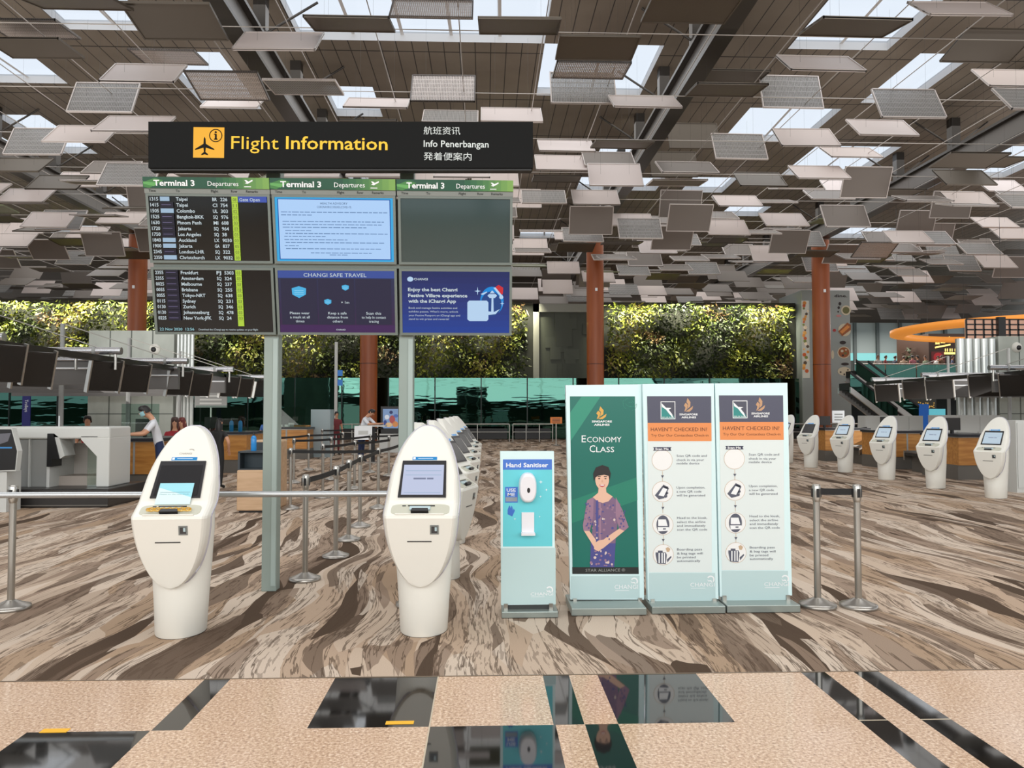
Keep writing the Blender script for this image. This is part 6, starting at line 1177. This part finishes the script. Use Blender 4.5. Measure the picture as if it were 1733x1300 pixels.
    if mask:
        mb = MB(); mm = mat('surgical_mask', (150, 196, 204), .6); rg = []
        for k_ in range(5):
            f = k_/4; z = .005-.085*f; rg.append([sk+ax*z+(fw*cos(a)*(1.03+.12*sin(pi*f))+sd*sin(a))*.088 for a in [radians(-75+150*i/10) for i in range(11)]])
        V = [p for r_ in rg for p in r_]; mb.add(V, [(k_*11+i, k_*11+i+1, (k_+1)*11+i+1, (k_+1)*11+i) for k_ in range(4) for i in range(10)], mm, True); mb.build('face_mask', T, True)
    else:
        mb = MB(); c = sk+fw*.085-ax*.055; mb.add([c-sd*.022, c+ax*.006, c+sd*.022, c-ax*.006+fw*.003], [(0, 1, 2, 3)], mat('lip_tone', (150, 84, 76), .5)); mb.build('mouth', body, True)
    return T
WSH = mat('white_shirt', (214, 216, 222), .7); JEAN = mat('navy_jeans', (28, 42, 78), .8); BHAIR = mat('black_hair', (20, 17, 17), .45); RHAIR = mat('auburn_hair', (104, 40, 34), .45); BRH = mat('brown_hair', (70, 48, 42), .45); BSH = mat('black_top', (22, 22, 24), .7); RED = mat('red_top', (150, 26, 38), .7); NVY = mat('navy_blouse', (34, 38, 64), .7)
p = AT(266, 760, 14.6)
person('person in white shirt and mask leaning over the wood fronted desk', (p.x, 14.75, 0), radians(-62), WSH, JEAN, BHAIR, lean=.28, mask=True, sleeve=.75, hands=True, arms={'l': [(-.02, -.16, -.21), (0, -.23, -.01)], 'r': [(.02, -.16, -.21), (0, -.23, -.01)]}, scale=1.0)
p = AT(291, 720, 19); person('person with brown hair and red top seated close behind the leaning man', (p.x, 19.2, 0), radians(10), RED, BSH, BRH, 'sit', long_hair=True, scale=1.08)
p = AT(308, 722, 18); person('person with auburn hair and dark patterned blouse beside the red top', (p.x-.1, 18.35, 0), radians(-20), NVY, BSH, RHAIR, 'sit', long_hair=True, scale=1.08)
p = AT(364, 730, 16); person('person in black top with long black hair and hand on hip', (p.x, 16.2, 0), radians(160), BSH, BSH, BHAIR, 'stand', long_hair=True, sleeve=.55, hands=True, arms={'l': [(-.20, .10, -.22), (.06, -.10, -.20)], 'r': [(.12, -.1, -.22), (.0, -.2, -.05)]}, scale=.82)
p = AT(131, 730, 20); person('person in red top seated behind the white bag drop', (p.x, 20.5, 0), radians(20), RED, BSH, BHAIR, 'sit', scale=1.1)
p = AT(608, 740, 24); person('person in white shirt bending over the standing desk beyond the queue', (p.x, 24.4, 0), radians(70), WSH, JEAN, BHAIR, lean=.4, sleeve=.9, arms={'l': [(-.02, -.2, -.18), (0, -.22, .02)], 'r': [(.02, -.2, -.18), (0, -.22, .02)]})
p = AT(569, 735, 28.5); person('person in dull red clothes far behind the queue posts', (p.x, 28.5, 0), radians(30), mat('dull_red_cloth', (112, 44, 48), .8), mat('dull_red_cloth', (112, 44, 48), .8), BHAIR, scale=.9)
p = AT(442, 725, 27); person('person in blue top behind the wood desk beside the board post', (p.x, 27.8, 0), radians(0), mat('blue_top', (56, 96, 160), .8), BSH, BHAIR, 'sit', scale=1.1)
CL = [(206, 200, 196), (140, 60, 64), (60, 64, 80), (170, 150, 130), (196, 120, 130), (50, 50, 54), (110, 120, 100), (226, 226, 226), (120, 90, 70), (90, 100, 130)]
CN = ['white', 'brick red', 'slate', 'sand', 'rose', 'black', 'sage', 'bright white', 'brown', 'blue grey']
WHERE = ['at the escalator head', 'next to the escalator head', 'before the teal windows', 'before the last teal window', 'beside the dark plant', 'behind the balustrade middle', 'left of the red restaurant panel', 'under the glowing sign', 'at the restaurant door', 'past the glowing sign']
for i, px in enumerate((1486, 1499, 1515, 1530, 1545, 1554, 1567, 1588, 1594, 1612)):
    pp_ = AT(px, 640, 48.6+.25*(i % 4)); person('small person in %s top on the upper floor %s' % (CN[i], WHERE[i].replace('left of', 'close to')), (pp_.x, pp_.y, zm), radians(i*47 % 360), mat('crowd_cloth_%d' % i, CL[i], .8), BSH, BHAIR if i % 3 else BRH, group='people on the upper floor')
pl_ = AT(1538, 600, 52); T = thing('potted_plant', 'dark green potted plant on the upper floor before the restaurant', 'plant', (pl_.x, pl_.y, zm)); mb = MB(); mb.lathe([(.22, 0), (.3, .5)], (0, 0, 0), DARK, 14); mb.build('pot', T, True); mb = MB(); r = random.Random(5); GL_ = mat('dark_plant_leaf', (44, 66, 34), .6)
for i in range(160):
    a, b = r.uniform(0, 2*pi), r.uniform(0, 1); c = Vector((.45*b*cos(a)*sin(pi*min(1, .2+b)), .45*b*sin(a), .5+r.uniform(0, 2.0))); d = Vector((cos(a), sin(a), r.uniform(-.6, .5)))*.35; s_ = Vector((-sin(a), cos(a), 0))*.07; mb.add([c, c+d*.5+s_, c+d, c+d*.5-s_], [(0, 1, 2, 3)], GL_)
mb.build('foliage', T, True)
# standing desk of the agent
p = AT(626, 735, 24.2); T = thing('standing_desk', 'high standing desk with pale top and paper sign beyond the queue', 'desk', (p.x, 24.2, 0)); mb = MB(); mb.box(p.x-.3, p.x+.5, 23.9, 24.5, 1.12, 1.16, LGREY); mb.build('desk_top', T); mb = MB(); mb.tube((p.x+.1, 24.2, .02), (p.x+.1, 24.2, 1.12), .06, BLACK, n=10); mb.lathe([(.28, 0), (.28, .03)], (p.x+.1, 24.2, 0), STEEL, 16); mb.build('stem', T)
mb = MB(); mb.box(p.x-.42, p.x+.12, 23.84, 23.86, .72, 1.15, INK); mb.box(p.x-.3, p.x, 23.835, 23.84, .88, 1.0, LGREY); mb.build('paper_sign', T)
# stools under the seated people
for q in [o for o in list(COL.objects) if o.name.startswith('person') and ('seated' in o['label'] or 'auburn' in o['label'] or 'blue top' in o['label'])]:
    sc = q.scale[0]; T = thing('desk_stool', 'black desk stool under the ' + q['label'].split(' seated')[0].split(' beside')[0].split(' behind')[0], 'stool', tuple(q.location)); mb = MB(); mb.lathe([(.2, .36*sc), (.21, .38*sc), (.2, .41*sc)], (0, 0, 0), BLACK, 18); mb.build('seat', T, True); mb = MB(); mb.lathe([(.24, 0), (.24, .02), (.03, .05), (.03, .37*sc)], (0, 0, 0), STEEL, 16); mb.build('stem', T, True)
